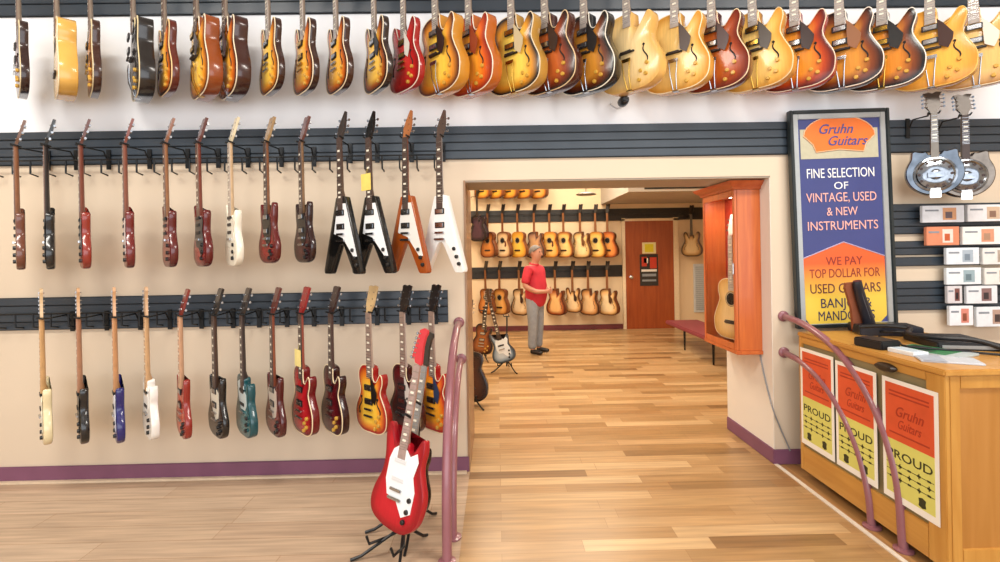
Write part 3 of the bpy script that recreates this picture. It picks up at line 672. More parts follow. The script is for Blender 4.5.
# resonator mandolins
def resonator(px, py, label, ang, tint, horn):
    p = P(px, py, HY+.03); g = thing('resonator_mandolin', label, 'mandolin', p, (0, 0, -R(ang)), 'metal resonator mandolins on the right')
    m1 = mat(tint, .14, 1, noise=.42, nscale=14, name='mottled_reflection_steel'); m2 = mat('#8e949c', .15, 1, noise=.3, nscale=25, name='mottled_reflection_chrome'); zc = -.40; r = .155  # noise paints mottled reflections into the steel and chrome colours
    pts = []
    for i in range(64):
        an = math.pi/2+2*math.pi*i/64; x, z = r*math.cos(an)*1.0, r*math.sin(an)*.98
        if z > .3*r:                                     # two short ear like horns beside the neck
            k = math.exp(-((abs(x)/r-.60)/.13)**2); s = 1+.24*k; x *= s; z *= s
            if abs(x) < .045: z = min(z, r*.80)
        pts.append((x, z+zc))
    mb = MB(); ii = inset(pts, .006); n = 64
    rings = [(ii, .05), (pts, .044), (pts, .006), (ii, 0)]
    vs = [(x, y, z) for rg, y in rings for x, z in rg]; fs = [tuple(range(n)), tuple(range(3*n, 4*n))[::-1]]+[(i*n+k, i*n+(k+1) % n, (i+1)*n+(k+1) % n, (i+1)*n+k) for i in range(3) for k in range(n)]
    mb.add(vs, fs); mb.build('body', m1, g)
    mb = MB(); mb.lathe([(.118, 0), (.116, -.006), (.104, -.010), (.094, -.004), (.070, -.012), (.045, -.020), (.030, -.016), (.022, -.022), (.0, -.024)], (0, 0, zc-.012), 'y', 40); cp = mb.build('cover_plate', m2, g)
    mb = MB()
    for k in range(12):
        an = 2*math.pi*k/12; c_ = Vector((math.cos(an)*.085, -.0085, zc-.012+math.sin(an)*.085)); mb.cyl(c_, c_+Vector((0, -.0022, 0)), .009, 10)
    mb.build('vent_hole', mat('#3a2a28', .6, noise=0, name='plate_hole'), cp)
    mb = MB(); mb.box(-.012, .012, -.034, -.02, zc-.02, zc-.012); mb.box(-.045, .045, -.036, -.030, zc-.035, zc+.002, 0, .003); mb.build('hand_rest', m2, g)
    mb = MB(); mb.box(-.03, .03, -.010, -.002, zc-.17, zc-.105, 0, .004); mb.build('tailpiece', mat('#f0f0ee', .25, .7, noise=0, name='tailpiece_plate'), g)
    mb = MB(); mb.prism([(.016, 0), (.021, zc+r*.75), (-.021, zc+r*.75), (-.016, 0)], -.002, .020); nk = mb.build('neck', mat('#8a8078' if horn else '#6a4a34', .4, name='neck_wood'), g)
    mb = MB(); mb.prism([(.0165, 0), (.0215, zc+r*.45), (-.0215, zc+r*.45), (-.0165, 0)], -.007, -.002)
    for k in range(1, 15):
        z = -.35*(1-2**(-k/12)); mb.box(-.019, .019, -.008, -.006, z-.001, z+.001, 1)
        if k in (3, 5, 7, 10, 12): mb.box(-.012, .012, -.0078, -.006, z+.004, z+.010, 2)
    mb.build('fretboard', [mat('#7a756e' if not horn else '#3a2a24', .4, name='fretboard_wood'), CHROME(), mat('#e8e2d0', .3, noise=0, name='pearl')], nk, 0)
    mb = MB(); mb.prism([(.017, 0), (.022, .02), (.040, .05), (.034, .12), (.050, .15), (.020, .155), (0, .145), (-.020, .155), (-.050, .15), (-.034, .12), (-.040, .05), (-.022, .02), (-.017, 0)], -.001, .014)
    mb.v = [tilt(v, R(14)) for v in mb.v]; hd = mb.build('headstock', mat('#4a4038', .35, .2, name='headstock_finish'), g, 20)
    mbp = MB(); mbp.cyl((0, .01, 0), (.028, .01, 0), .0028, 6); mbp.box(.022, .034, .003, .017, -.007, .007, 0, .003); pm = mbp.mesh('tuning_peg', m2)
    for s in (-1, 1):
        for k in range(4):
            o = link('tuning_peg', pm, hd, tilt((s*.030, 0, .045+k*.028), R(14))); o.rotation_euler = (0, 0, 0 if s > 0 else math.pi)
    return p
p1 = resonator(934, 113, 'chrome resonator mandolin, left of the pair beside the shop sign', 30, '#5c636c', 0)
p2 = resonator(965, 115, 'grey metal resonator mandolin, right of the pair beside the shop sign', 24, '#70675f', 1)
for p, w in ((p1, 'left'), (p2, 'right')):
    t = thing('guitar_hanger', 'black hanger carrying the %s resonator mandolin' % w, 'hanger', (p.x, WY-.024, p.z), group='hangers on the right')
    hook_mb(p.y-WY+.024, -R(28)).build('arm', steel, t); mb = MB(); mb.box(-.016, .016, -.008, -.001, -.12, .02, 0, .002); mb.build('back_plate', steel, t)

# small security camera under the blonde guitar
p = P(618, 106, WY); t = thing('security_camera', 'small black round camera on a white bracket below the top row', 'camera', p, (0, 0, 0))
mb = MB(); mb.tube(spline([(-.05, -.002, .02), (-.06, -.05, -.01), (-.03, -.09, -.045), (.0, -.10, -.04)]), .006, 8); mb.build('bracket', mat('#d8dade', .3, .4, noise=0, name='white_metal'), t)
mb = MB(); mb.lathe([(.0, -.16), (.022, -.16), (.030, -.15), (.034, -.12), (.034, -.08), (.026, -.06), (0, -.058)], (.01, 0, 0), 'y', 24); hd = mb.build('housing', mat('#14161a', .3, name='camera_black'), t)
mb = MB(); mb.lathe([(.0, -.166), (.016, -.166), (.020, -.160)], (.01, 0, 0), 'y', 20); mb.build('lens', mat('#26323a', .05, 0, 1, noise=0, name='lens_glass'), hd)

# ================================================================== DISPLAY CASE on the right jamb
cw = wood('#b8592a', '#cf7136', 'z', .35, .8, name='orange_cherry')
y0, y1 = WY+.13, WY+.685; x1c, x0c = XR-.003, XR-.200; z0, z1 = .79, 1.99
t = thing('display_case', 'orange wood wall display case with glass door and guitar inside', 'cabinet', ((x0c+x1c)/2, (y0+y1)/2, z0))
t.location = (0, 0, 0)
mb = MB(); mb.box(x1c-.015, x1c-.001, y0+.004, y1-.004, z0, z1-.001); mb.build('back_panel', mat('#b33a24', .6, name='red_lining'), t, 0)
for ya, yb in ((y0, y0+.022), (y1-.022, y1)):
    mb = MB(); mb.box(x0c+.022, x1c, ya, yb, z0, z1, 0, .002); mb.build('side_panel', cw, t)
mb = MB(); mb.box(x0c, x1c, y0-.012, y1+.012, z0-.03, z0, 0, .004); mb.box(x0c+.022, x1c, y0+.02, y1-.02, z0, z0+.02); mb.build('bottom_panel', cw, t)
mb = MB(); mb.box(x0c+.021, x1c-.002, y0+.004, y1-.004, z1-.02, z1-.001); mb.build('top_panel', cw, t)
mb = MB(); prof = [(0, 0), (.012, .0), (.018, .018), (.040, .035), (.055, .050), (.060, .062), (0, .062)]
vs = []
for o, zz in prof: vs += [(x1c, y0-o, z1+zz), (x0c-o, y0-o, z1+zz), (x0c-o, y1+o, z1+zz), (x1c, y1+o, z1+zz)]
n = len(prof); fs = [(i*4+k, i*4+k+1, (i+1)*4+k+1, (i+1)*4+k) for i in range(n-1) for k in range(3)]+[(0, 1, 2, 3), ((n-1)*4, (n-1)*4+1, (n-1)*4+2, (n-1)*4+3), tuple(i*4 for i in range(n)), tuple(i*4+3 for i in range(n))]
mb.add(vs, fs); mb.build('crown_moulding', wood('#a84a20', '#bd5c2c', 'y', .35, .8, name='orange_cherry_crown'), t, 25)
mb = MB(); fx0, fx1 = x0c, x0c+.02
for a in ((y0, y0+.032, z0, z1), (y1-.032, y1, z0, z1), (y0+.032, y1-.032, z0, z0+.045), (y0+.032, y1-.032, z1-.05, z1)): mb.box(fx0, fx1, *a[:2], *a[2:], 0, .003)
dr_ = mb.build('door', cw, t)
mb = MB(); mb.box(x0c+.006, x0c+.010, y0+.03, y1-.03, z0+.043, z1-.048); mb.build('glass', mat('#ffffff', .02, trans=1, noise=0, name='clear_glass'), dr_, 0)
mb = MB(); mb.cyl((x0c-.006, y0+.018, 1.36), (x0c-.006, y0+.018, 1.44), .006, 8); mb.build('handle', CHROME(), dr_)
guitar('round', ('#ecca8c', '#e2b870', '#cf9c50'), (x1c-.115, y0+.235, 1.66), (0, 0, -R(73)), 'natural spruce acoustic guitar hanging inside the orange display case', side='#6a3a22', bind='#f0e2c0', guard='#2a1a14',
       head='#d8cfc4', board='#c8c0b8', name='acoustic_guitar', scale=.96)
# shorten: body of that guitar must clear the case sides
cg = C.objects[-1]
mb = MB(); mb.tube(spline([(XR-.010, y0+.03, z0-.03), (XR-.010, y0-.02, .62), (XR-.012, WY+.03, .46), (XR-.010, WY-.014, .38), (XR+.03, WY-.010, .28), (XR+.10, WY-.020, .10)]), .005, 6)
tag(mb.build('power_cord', mat('#8a8a8c', .5, name='grey_cord')), 'thin grey power cord hanging from the display case to the baseboard', 'cord')

cl = bpy.data.lights.new('case_light', 'AREA'); cl.energy = 2.6; cl.size = .12; cl.color = (1, .9, .75); clo = bpy.data.objects.new('case_light', cl); C.objects.link(clo); clo.location = (x0c+.07, (y0+y1)/2-.02, z1-.03)
# ================================================================== HANDRAILS
rm = mat('#8f5b62', .32, .0, .3, .06, 10, name='mauve_rail_paint')
UP = [(WY-.004, 1.06), (3.25, 1.035), (2.98, .95), (2.76, .80), (2.60, .60), (2.50, .34), (2.47, .0)]
LO = [(WY-.004, .80), (3.28, .775), (3.08, .70), (2.90, .56), (2.77, .38), (2.70, .18), (2.68, .0)]
def handrail(x, pts, r, label):
    t = thing('handrail', label, 'handrail', (0, 0, 0), group='curved mauve handrails at the doorway')
    mb = MB(); mb.tube(spline([(x, y, z) for y, z in pts], 8), r, 16); mb.build('pipe', rm, t, 60)
    for (y, z), ax in ((pts[0], 'y'), (pts[-1], 'z')):
        mb = MB()
        if ax == 'y': mb.lathe([(.038, 0), (.038, -.010), (.030, -.018), (r, -.020)], (x, WY, z), 'y', 24)
        else: mb.lathe([(.045, 0), (.045, .008), (r, .014)], (x, y, -.002), 'z', 24)
        mb.build('mounting_flange', rm, t)
lx, rx = P(459, 322, WY).x, P(783, 320, WY).x
handrail(lx, UP, .025, 'taller curved mauve handrail left of the doorway'); handrail(lx+.012, LO, .021, 'lower curved mauve handrail left of the doorway')
handrail(rx, UP, .022, 'taller curved mauve handrail in front of the counter'); handrail(rx, LO, .021, 'lower curved mauve handrail in front of the counter')

# ================================================================== SIGN
sx0, sx1 = P(794, 220, WY-.03).x, P(892.5, 220, WY-.03).x; st, sb = P(838, 111, WY-.03).z, .985
sw, sh = sx1-sx0, st-sb
t = thing('shop_sign', 'tall framed blue and orange sign listing guitar buying and selling', 'sign', ((sx0+sx1)/2-.022, WY-.052, sb), (R(-.6), R(-1.0), 0))
w, h = sw/2, sh
mb = MB()
for a in ((-w, -w+.025, 0, h), (w-.025, w, 0, h), (-w+.025, w-.025, 0, .025), (-w+.025, w-.025, h-.025, h)): mb.box(a[0], a[1], -.045, 0, a[2], a[3], 0, .004)
mb.build('frame', mat('#20282a', .4, name='dark_frame'), t)
mb = MB()
for a in ((-w+.025, -w+.062, .025, h-.025), (w-.062, w-.025, .025, h-.025), (-w+.062, w-.062, .0, .03), (-w+.062, w-.062, h-.062, h-.025)): mb.box(a[0], a[1], -.036, -.004, a[2], a[3], 0, .003)
mb.build('inner_border', mat('#b4b9ba', .35, .5, noise=.03, name='silver_frame'), t)
mb = MB(); mb.box(-w+.055, w-.055, -.024, -.010, .02, h-.055); mb.build('board', mat('#3a437e', .4, 0, .2, .06, 4, name='navy_board'), t, 0)
pw = w-.066
def SZ(py): return P(841, py, WY-.03).z-sb
m = bpy.data.materials.new('orange_yellow_print'); n_, l_, b_ = nodes(m)
tc = n_.new('ShaderNodeTexCoord'); sp = n_.new('ShaderNodeSeparateXYZ'); mr = n_.new('ShaderNodeMapRange'); rp = n_.new('ShaderNodeValToRGB')
mr.inputs['From Min'].default_value = .08; mr.inputs['From Max'].default_value = SZ(245)
l_.new(tc.outputs['Object'], sp.inputs[0]); l_.new(sp.outputs['Z'], mr.inputs[0]); l_.new(mr.outputs[0], rp.inputs[0]); l_.new(rp.outputs[0], b_.inputs['Base Color'])
rp.color_ramp.elements[0].color = lin('#e6c64a'); rp.color_ramp.elements[1].color = lin('#e0602a'); rp.color_ramp.elements[0].position = .25; rp.color_ramp.elements[1].position = .75; b_.inputs['Roughness'].default_value = .45
apx, shd = SZ(242), SZ(257)
mb = MB(); mb.prism([(-pw, .065), (-pw+.035, .020), (pw-.055, .020), (pw, .075), (pw, shd), (0, apx), (-pw, shd)], -.0265, -.022); mb.build('arrow_panel', m, t, 20)
mb = MB(); mb.tube([(-pw, -.027, shd), (0, -.027, apx), (pw, -.027, shd)], .004, 6); mb.build('panel_outline', mat('#b9a8c0', .5, name='pale_line'), t)
# badge
gy = mat('#b9b49a', .5, name='greige_print'); og = mat('#e8742a', .45, noise=.08, nscale=5, name='orange_print')
bt, bb = SZ(117), SZ(159)
mb = MB(); mb.box(-pw+.012, pw-.012, -.0262, -.022, bb, bb+.21); mb.build('badge_base', gy, t, 0)
o1 = []
for i in range(15):
    a = math.pi*i/14; o1.append((math.cos(a)*(pw-.035), (bb+.16)+math.sin(a)*(bt-bb-.16)))
o1 = o1+[(-pw+.10, bb+.10), (-pw+.12, bb+.045), (.0, bb+.062), (pw-.12, bb+.045), (pw-.10, bb+.10)]
mb = MB(); mb.prism(o1, -.029, -.024); mb.build('badge', og, t, 20)
mb = MB(); mb.tube([(x, -.030, z) for x, z in o1], .004, 6, closed=True); mb.build('badge_outline', mat('#e6b48a', .5, name='peach_line'), t)
bz = lambda f: bb+(bt-bb)*f
ink = mat('#4a4a86', .5, noise=0, name='violet_ink'); wh = mat('#eef0f0', .5, noise=0, name='white_ink'); pk = mat('#e9b0a8', .5, noise=0, name='pink_ink'); dk = mat('#5b2430', .5, noise=0, name='maroon_ink'); dk2 = mat('#8a2e22', .5, noise=0, name='rust_ink'); dk3 = mat('#2e2450', .5, noise=0, name='indigo_ink')
lettering('Gruhn', t, (-.03, -.031, bz(.68)), .095, ink, shear=.35, sx=1.0, off=.001)
lettering('Guitars', t, (.05, -.031, bz(.40)), .095, ink, shear=.35, sx=1.0, off=.001)
for s, py, sz, wd, mm in (('FINE SELECTION', 174, .085, .48, wh), ('OF', 186.5, .065, .10, wh), ('VINTAGE, USED', 198, .082, .50, pk), ('& NEW', 212, .075, .22, pk), ('INSTRUMENTS', 226, .080, .50, pk),
                      ('WE PAY', 261, .075, .26, dk2), ('TOP DOLLAR FOR', 273, .080, .50, dk2), ('USED GUITARS', 288, .085, .50, dk), ('BANJOS &', 302.5, .085, .36, dk3), ('MANDOLINS', 315, .085, .40, dk3)):
    o = lettering(s, t, (0, -.027, SZ(py)), sz, mm)
    xs_ = [v.co.x for v in o.data.vertices]; k = wd/(max(xs_)-min(xs_))
    for v in o.data.vertices: v.co.x *= k; v.co.y *= 1.12

# ================================================================== COUNTER
cx0 = P(799, 340, WY-.08).x; ct = .98; cy1 = WY-.06; q = G(945, 371, ct); cy0 = q.y; dq = ray(945, 371); cx0 = 2.05; cy0 = cx0*dq.y/dq.x; dw = ray(799, 340); cy1 = cx0*dw.y/dw.x; cx1 = cx0+.75; cb = .05
oak = wood('#b98238', '#c99548', 'z', .4, .7, name='golden_oak'); oakx = wood('#b98238', '#c99548', 'y', .4, .7, name='golden_oak_rail'); olive = mat('#8a7c58', .5, 0, 0, .06, 8, name='olive_panel')
t = thing('shop_counter', 'golden oak display counter with posters on its side', 'counter', (0, 0, 0))
mb = MB(); mb.box(cx0+.012, cx1-.01, cy0+.021, cy1-.01, cb+.02, ct-.035); mb.build('cabinet_body', olive, t, 0)
mb = MB(); mb.box(cx0-.012, cx1+.01, cy0-.012, cy1, ct-.03, ct, 0, .006); mb.build('counter_top', oakx, t)
ph = .16
for a in ((cy0+.10, cy1, ct-.075, ct-.03), (cy0+.10, cy1, cb, cb+ph), ):
    mb = MB(); mb.box(cx0, cx0+.02, *a, 0, .003); mb.build('side_rail', oakx, t)
for ya, yb in ((cy0, cy0+.10), (cy1-.03, cy1)):
    mb = MB(); mb.box(cx0-.002, cx0+.02, ya, yb, cb, ct-.03, 0, .003); mb.build('corner_post', oak, t)
mb = MB()
for a in ((cx0+.0205, cx0+.07, cb, ct-.03), (cx1-.07, cx1, cb, ct-.03), (cx0+.07, cx1-.07, ct-.09, ct-.03), (cx0+.07, cx1-.07, cb, cb+.10)): mb.box(a[0], a[1], cy0, cy0+.02, a[2], a[3], 0, .003)
mb.build('end_frame', oak, t)
mb = MB(); mb.box(cx0+.06, cx1-.06, cy0+.010, cy0+.016, cb+.09, ct-.08); mb.build('end_panel', wood('#ab7430', '#b98240', 'z', .45, .5, name='oak_panel'), t, 0)
hp = P(888, 367, 2.8); hy = 2.80
d_ = ray(888, 367); tt = cx0/d_.x; hy, hz = d_.y*tt, H+d_.z*tt
mb = MB(); mb.lathe([(.0, 0), (.05, 0), (.055, -.012), (.045, -.03), (.02, -.036), (0, -.036)], (0, 0, 0), 'x', 24); mb.v = [(v[0]+cx0, v[1]*1.25+hy, v[2]*.42+hz) for v in mb.v]; mb.build('handle', mat('#2a2018', .4, name='dark_bronze'), t)
for y in (cy0+.08, cy1-.10):
    for x in (cx0+.09, cx1-.08):
        mb = MB(); mb.lathe([(.008, -.014), (.022, -.014), (.027, -.008), (.027, .008), (.022, .014), (.008, .014)], (x, y, .024), 'x', 18); mb.box(x-.018, x+.018, y-.02, y+.02, .045, cb+.02); mb.build('caster', mat('#d8d8d4', .4, name='white_caster'), t)
# posters on the -X face of the counter
def facepix(px, py):
    d = ray(px, py); k = cx0/d.x; return d.y*k, H+d.z*k
POST = [((801, 347), (834, 357), 'posters furthest back on the counter side, orange and yellow', 0), ((836, 359), (877, 374), 'middle orange and yellow poster on the counter side', 1), ((883, 376), (939, 392), 'nearest orange and yellow poster on the counter side', 2)]
POST[0] = (POST[0][0], POST[0][1], 'orange and yellow poster on the counter side, nearest the wall', 0)
orp = mat('#d4532c', .5, 0, 0, .10, 9, name='poster_orange'); yep = mat('#d6d470', .5, 0, 0, .05, 9, name='poster_yellow'); blk = mat('#2c3018', .5, noise=0, name='poster_ink'); red = mat('#a8321c', .5, noise=0, name='poster_red_ink')
for (a, b, lab, k) in POST:
    ya, za = facepix(*a); yb, zb_ = facepix(*b); top = (za+zb_)/2; bot = .235
    w = ya-yb; yc = (ya+yb)/2; hh = top-bot
    # local frame: x runs toward the viewer, z up, face looks toward -X world
    o = thing('poster', lab, 'poster', (cx0-.004, yc, bot), (0, 0, R(-90)), 'posters on the counter side')
    mb = MB(); mb.box(-w/2, w/2, -.002, 0, 0, hh); mb.build('sheet', mat('#f0eee6', .5, noise=0, name='poster_white'), o, 0)
    mg = .022
    mb = MB(); mb.box(-w/2+mg, w/2-mg, -.003, -.002, hh*.50, hh-mg); mb.build('orange_field', orp, o, 0)
    mb = MB(); mb.box(-w/2+mg, w/2-mg, -.003, -.002, mg*1.6, hh*.50); mb.build('yellow_field', yep, o, 0)
    R0 = (R(90), 0, 0)
    def L(txt, z, wd, ht, mm, shear=0):
        q = lettering(txt, o, (0, -.0036, z), ht, mm, R0, ext=.0004, shear=shear, off=.001)
        X = [v.co.x for v in q.data.vertices]; kk = wd/(max(X)-min(X))
        for v in q.data.vertices: v.co.x *= kk
    L('Gruhn', hh*.74, w*.50, .075, red, .35); L('Guitars', hh*.64, w*.42, .065, red, .35)
    for zz in (hh*.90, hh*.87, hh*.56):
        mb = MB(); mb.box(-w*.36, w*.36, -.0036, -.003, zz-.004, zz+.004); mb.build('rule_line', red, o, 0)
    L('PROUD', hh*.385, w*.80, .062, blk)
    for r in range(3):
        mb = MB()
        for c in range(5):
            x = (-.34+.17*c)*w; z = hh*(.30-.055*r); s = .010
            mb.box(x-s, x+s, -.0036, -.003, z-s*.5, z+s*.5); 
            if (r+c) % 2: mb.box(x-s*.3, x+s*.3, -.0036, -.003, z-s*1.3, z+s*1.3)
            mb.box(x-.5*.17*w, x+.5*.17*w, -.0034, -.003, z-.0016, z+.0016)
        mb.build('small_print', blk, o, 0)
    for c in (-.24, .22):
        mb = MB(); mb.prism([(c*w+.03*math.cos(a*.7854)*(1 if a % 2 else .6), hh*.105+.026*math.sin(a*.7854)) for a in range(8)], -.0036, -.003)
        mb.build('emblem', blk, o, 20)

# items on the counter
def T(px, py, z=ct): return G(px, py, z)
bk = mat('#17171a', .5, 0, 0, .1, 20, name='black_nylon'); bk2 = mat('#22222a', .3, name='black_vinyl')
# leaning padded bag
p = T(868, 333); p.y = min(p.y, WY-.20)
t = thing('instrument_bag', 'slender black padded bag leaning before the lower part of the sign', 'bag', (p.x, 3.22, ct), (R(8), R(-13), R(8)))
mb = MB(); pts = spline([(.045, 0, .012), (.03, 0, .10), (.0, 0, .22), (-.02, 0, .33), (-.02, 0, .365)], 5)
mb.tube(pts, [.042-.014*(i/len(pts)) for i in range(len(pts))], 16); mb.v = [(x*1.0, y*.7, z) for x, y, z in mb.v]; mb.build('shell', bk2, t)
mb = MB(); mb.prism([(-.065, .03), (.04, .02), (.015, .20), (-.018, .350), (-.085, .362), (-.095, .33), (-.065, .18)], .018, .036); mb.build('brown_flap', mat('#8a4c30', .6, name='brown_leather'), t, 20)
mb = MB(); mb.tube(spline([(.036, -.022, .03), (.02, -.024, .12), (-.008, -.022, .24), (-.024, -.018, .34)]), .003, 6); mb.build('zip', mat('#6a6a70', .4, .5, name='zip_metal'), t)
def slab(name, lab, cat, c, sz, rz, m, z=ct, bev=.006, m2=None):
    o = thing(name, lab, cat, (c[0], c[1], z), (0, 0, R(rz))); mb = MB(); mb.box(-sz[0]/2, sz[0]/2, -sz[1]/2, sz[1]/2, 0, sz[2], 0, bev); mb.build('cover' if cat != 'case' else 'shell', m, o)
    return o
c = T(893, 345)
o = slab('instrument_case', 'flat black case lying behind the strap at the counter wall end', 'case', (2.52, 3.16), (.34, .22, .06), -18, bk2)
mb = MB(); mb.tube(spline([(-.06, -.112, .03), (-.04, -.145, .034), (.04, -.145, .034), (.06, -.112, .03)]), .007, 8); mb.build('handle', bk, o)
c = T(874, 348)
o = slab('accessory_pouch', 'small black zipped pouch beside the white card on the counter', 'pouch', (c.x+.03, c.y+.02), (.13, .17, .05), 12, bk)
mb = MB(); mb.tube([(-.06, -.078, .036), (.06, -.078, .036)], .003, 6); mb.build('zip', mat('#6a6a70', .4, .5, name='zip_metal'), o)
c = T(903, 355)
o = slab('leaflet_box', 'small white box of leaflets near the counter edge', 'box', (c.x+.05, c.y+.03), (.09, .15, .022), 6, mat('#dfe6ea', .5, name='white_card'), bev=.002)
mb = MB(); mb.box(-.03, .03, -.06, .06, .022, .0235); mb.build('print', mat('#b8c6d0', .5, name='blue_grey_print'), o, 0)
c = T(928, 357)
o = slab('magazine', 'open magazine with green and white cover on the counter', 'magazine', (c.x+.12, c.y+.10), (.20, .30, .012), 24, mat('#b8c2c2', .35, name='glossy_paper'), bev=.003)
mb = MB(); mb.box(-.095, .095, -.09, .14, .012, .0135, 0); mb.box(-.07, -.02, -.02, .05, .0135, .0145, 1); mb.box(.0, .07, .04, .12, .0135, .0145, 1); mb.build('print', [mat('#2f7a4a', .4, name='green_print'), mat('#1f3a2c', .4, name='dark_green_print')], o, 0)
c = T(940, 366)
o = slab('magazine', 'white magazine lying nearest the counter front corner', 'magazine', (c.x+.13, c.y+.10), (.15, .24, .010), 62, mat('#c4c8ce', .35, name='glossy_white_paper'), bev=.003)
mb = MB(); mb.box(-.08, .08, .02, .11, .010, .0112); mb.build('print', mat('#a8b0bc', .4, name='grey_print'), o, 0)
o = slab('folder', 'black ring folder behind the magazines on the counter', 'folder', (2.58, 2.76), (.30, .34, .04), -14, bk)
mb = MB(); mb.box(-.13, .13, -.172, -.168, .010, .028); mb.build('pages', mat('#8a8c8c', .6, name='page_edges'), o, 0)
mb = MB(); pts = spline([(2.33, 3.12, ct+.055), (2.42, 3.02, ct+.075), (2.50, 2.94, ct+.07), (2.44, 2.88, ct+.055), (2.40, 2.80, ct+.055), (2.46, 2.68, ct+.057), (2.58, 2.60, ct+.054), (2.68, 2.52, ct+.016), (2.76, 2.44, ct+.014)], 6)
mb.tube(pts, .013, 8); tag(mb.build('guitar_strap', bk), 'black strap coiled loosely over the things on the counter', 'strap')

mb = MB(); mb.tube(spline([(2.36, 3.00, ct+.008), (2.34, 2.90, ct+.010), (2.30, 2.78, ct+.02), (2.24, 2.66, ct+.02), (2.36, 2.56, ct+.018), (2.54, 2.48, ct+.008), (2.72, 2.36, ct+.008)], 6), .006, 8); tag(mb.build('audio_cable', bk), 'thin black cable trailing across the magazines on the counter', 'cable')
# ================================================================== PACKETS on the right slatwall
pc = [
 ((921, 206), (963, 222), ['#e4e8ee', '#d8a078', '#6a5a60'], 'white packet with small portrait at the top of the rack'),
 ((966, 205), (1006, 221), ['#e8e8ea', '#d0b49a', '#8a6a5a'], 'white packet at top right of the rack'),
 ((925, 227), (958, 245), ['#d98a68', '#f0d8cc', '#c05a30'], 'orange packet, second row of the rack'),
 ((961, 227), (1000, 244), ['#eceae6', '#d89878', '#b08a70'], 'white packet right of the orange packet'),
 ((945, 248), (978, 264), ['#e2e8ee', '#aab8c4', '#7a8a98'], 'narrow bluish white packet, third row of the rack'),
 ((981, 248), (1012, 264), ['#e8e6e2', '#b8a898', '#8a7a70'], 'off white packet, third row right side of the rack'),
 ((945, 268), (980, 284), ['#e6ecf0', '#9ab0b8', '#6a8088'], 'pale packet, fourth row of the rack'),
 ((983, 268), (1014, 284), ['#ece8e2', '#c0a890', '#8a7260'], 'cream packet, fourth row right side of the rack'),
 ((946, 286), (961, 303), ['#d8d4d6', '#7a4a44', '#2a2024'], 'small dark picture packet, fifth row of the rack'),
 ((965, 286), (996, 303), ['#e6e8ec', '#8a6a68', '#3a3034'], 'white packet with dark picture, fifth row of the rack'),
 ((948, 306), (972, 325), ['#eceef2', '#d88878', '#8a4a34'], 'white packet with red picture in the bottom row of the rack'),
 ((975, 307), (1008, 326), ['#e8ecf0', '#b89888', '#4a3a38'], 'white packet at bottom right of the rack'),
]
for (a, b, cols, lab) in pc:
    Y = WY-.075; A, B = P(a[0], a[1], Y), P(b[0], b[1], Y); w, h = B.x-A.x, A.z-B.z
    o = thing('string_packet', lab, 'packet', ((A.x+B.x)/2, Y, A.z-h), group='printed packets on the right slatwall')
    mb = MB(); mb.box(-w/2, w/2, -.012, .012, 0, h, 0, .002); mb.build('box', mat(cols[0], .4, name='packet_card'), o)
    mb = MB(); mb.box(-.02*w, .30*w, -.0135, -.012, .14*h, .86*h, 0); mb.box(.04*w, .20*w, -.0145, -.0135, .24*h, .62*h, 1); mb.box(-.44*w, -.12*w, -.0135, -.012, .66*h, .76*h, 2)
    mb.build('print', [mat(cols[1], .5, name='print_a'), mat(cols[2], .5, name='print_b'), mat('#8a9098', .5, name='print_c')], o, 0)
    mb = MB(); mb.tube([(0, .012, h*.8), (0, .074, h*.8)], .003, 6); mb.build('peg', steel, o)

# ================================================================== STANDING RED GUITAR + stand
np_ = P(417.5, 365, 2.62)
rg = guitar('offset', ('#c01826', '#b41422', '#8e0e18'), np_, (R(-13), R(2), R(-36)), 'glossy red solid body guitar with white pickguard standing on the floor', None, neck='#b08a78', guard='#eceeee', head='#c8303c', board='#a08880', name='electric_guitar', side='#a81420', pups=2, pupc='#d8d8d8')
n2 = P(424, 366, 2.84)
rg2 = guitar('tele', ('#2a2422', '#1e1a18', '#141010'), n2, (R(-12), R(2), R(-36)), 'dark guitar with dotted neck standing behind the red one', None, neck='#8a8888', guard='#3a3a3c', head='#2a2624', board='#8c8a88', name='electric_guitar')
def stand(fl, ang, lab, h=.70):
    t = thing('guitar_stand', lab, 'guitar stand', fl, (0, 0, ang)); 
    mb = MB(); mb.tube([(0, .06, .05), (0, .10, h*.6), (0, .13, h)], .010, 10); mb.build('pole', steel, t)
    mb = MB(); mb.tube([(-.035, .06, h+.03), (-.035, .10, h), (0, .13, h), (.035, .10, h), (.035, .06, h+.03)], .007, 8); mb.build('neck_yoke', steel, t)
    mb = MB(); mb.tube([(-.09, -.10, .135), (-.09, -.085, .09), (-.07, .0, .085), (0, .07, .12), (.07, .0, .085), (.09, -.085, .09), (.09, -.10, .135)], .007, 8); mb.build('cradle', steel, t)
    for x, y in ((-.17, -.14), (.17, -.14), (0, .24)):
        mb = MB(); mb.tube([(0, .07, .14), (x*.8, .07+(y-.07)*.8, .02), (x, y, .008)], .008, 8); mb.build('leg', steel, t)
rot = rg.rotation_euler.to_matrix(); bt_ = rg.matrix_basis @ Vector((0, .03, -.85))
bt_ = Vector(np_)+rot @ Vector((0, .02, -.80))
stand((bt_.x, bt_.y, -.003), R(-36), 'black tubular stand holding the red guitar on the floor')
bt2 = Vector(n2)+rg2.rotation_euler.to_matrix() @ Vector((0, .02, -.80))
stand((bt2.x, bt2.y, -.003), R(-40), 'black tubular stand holding the dark guitar behind the red one')

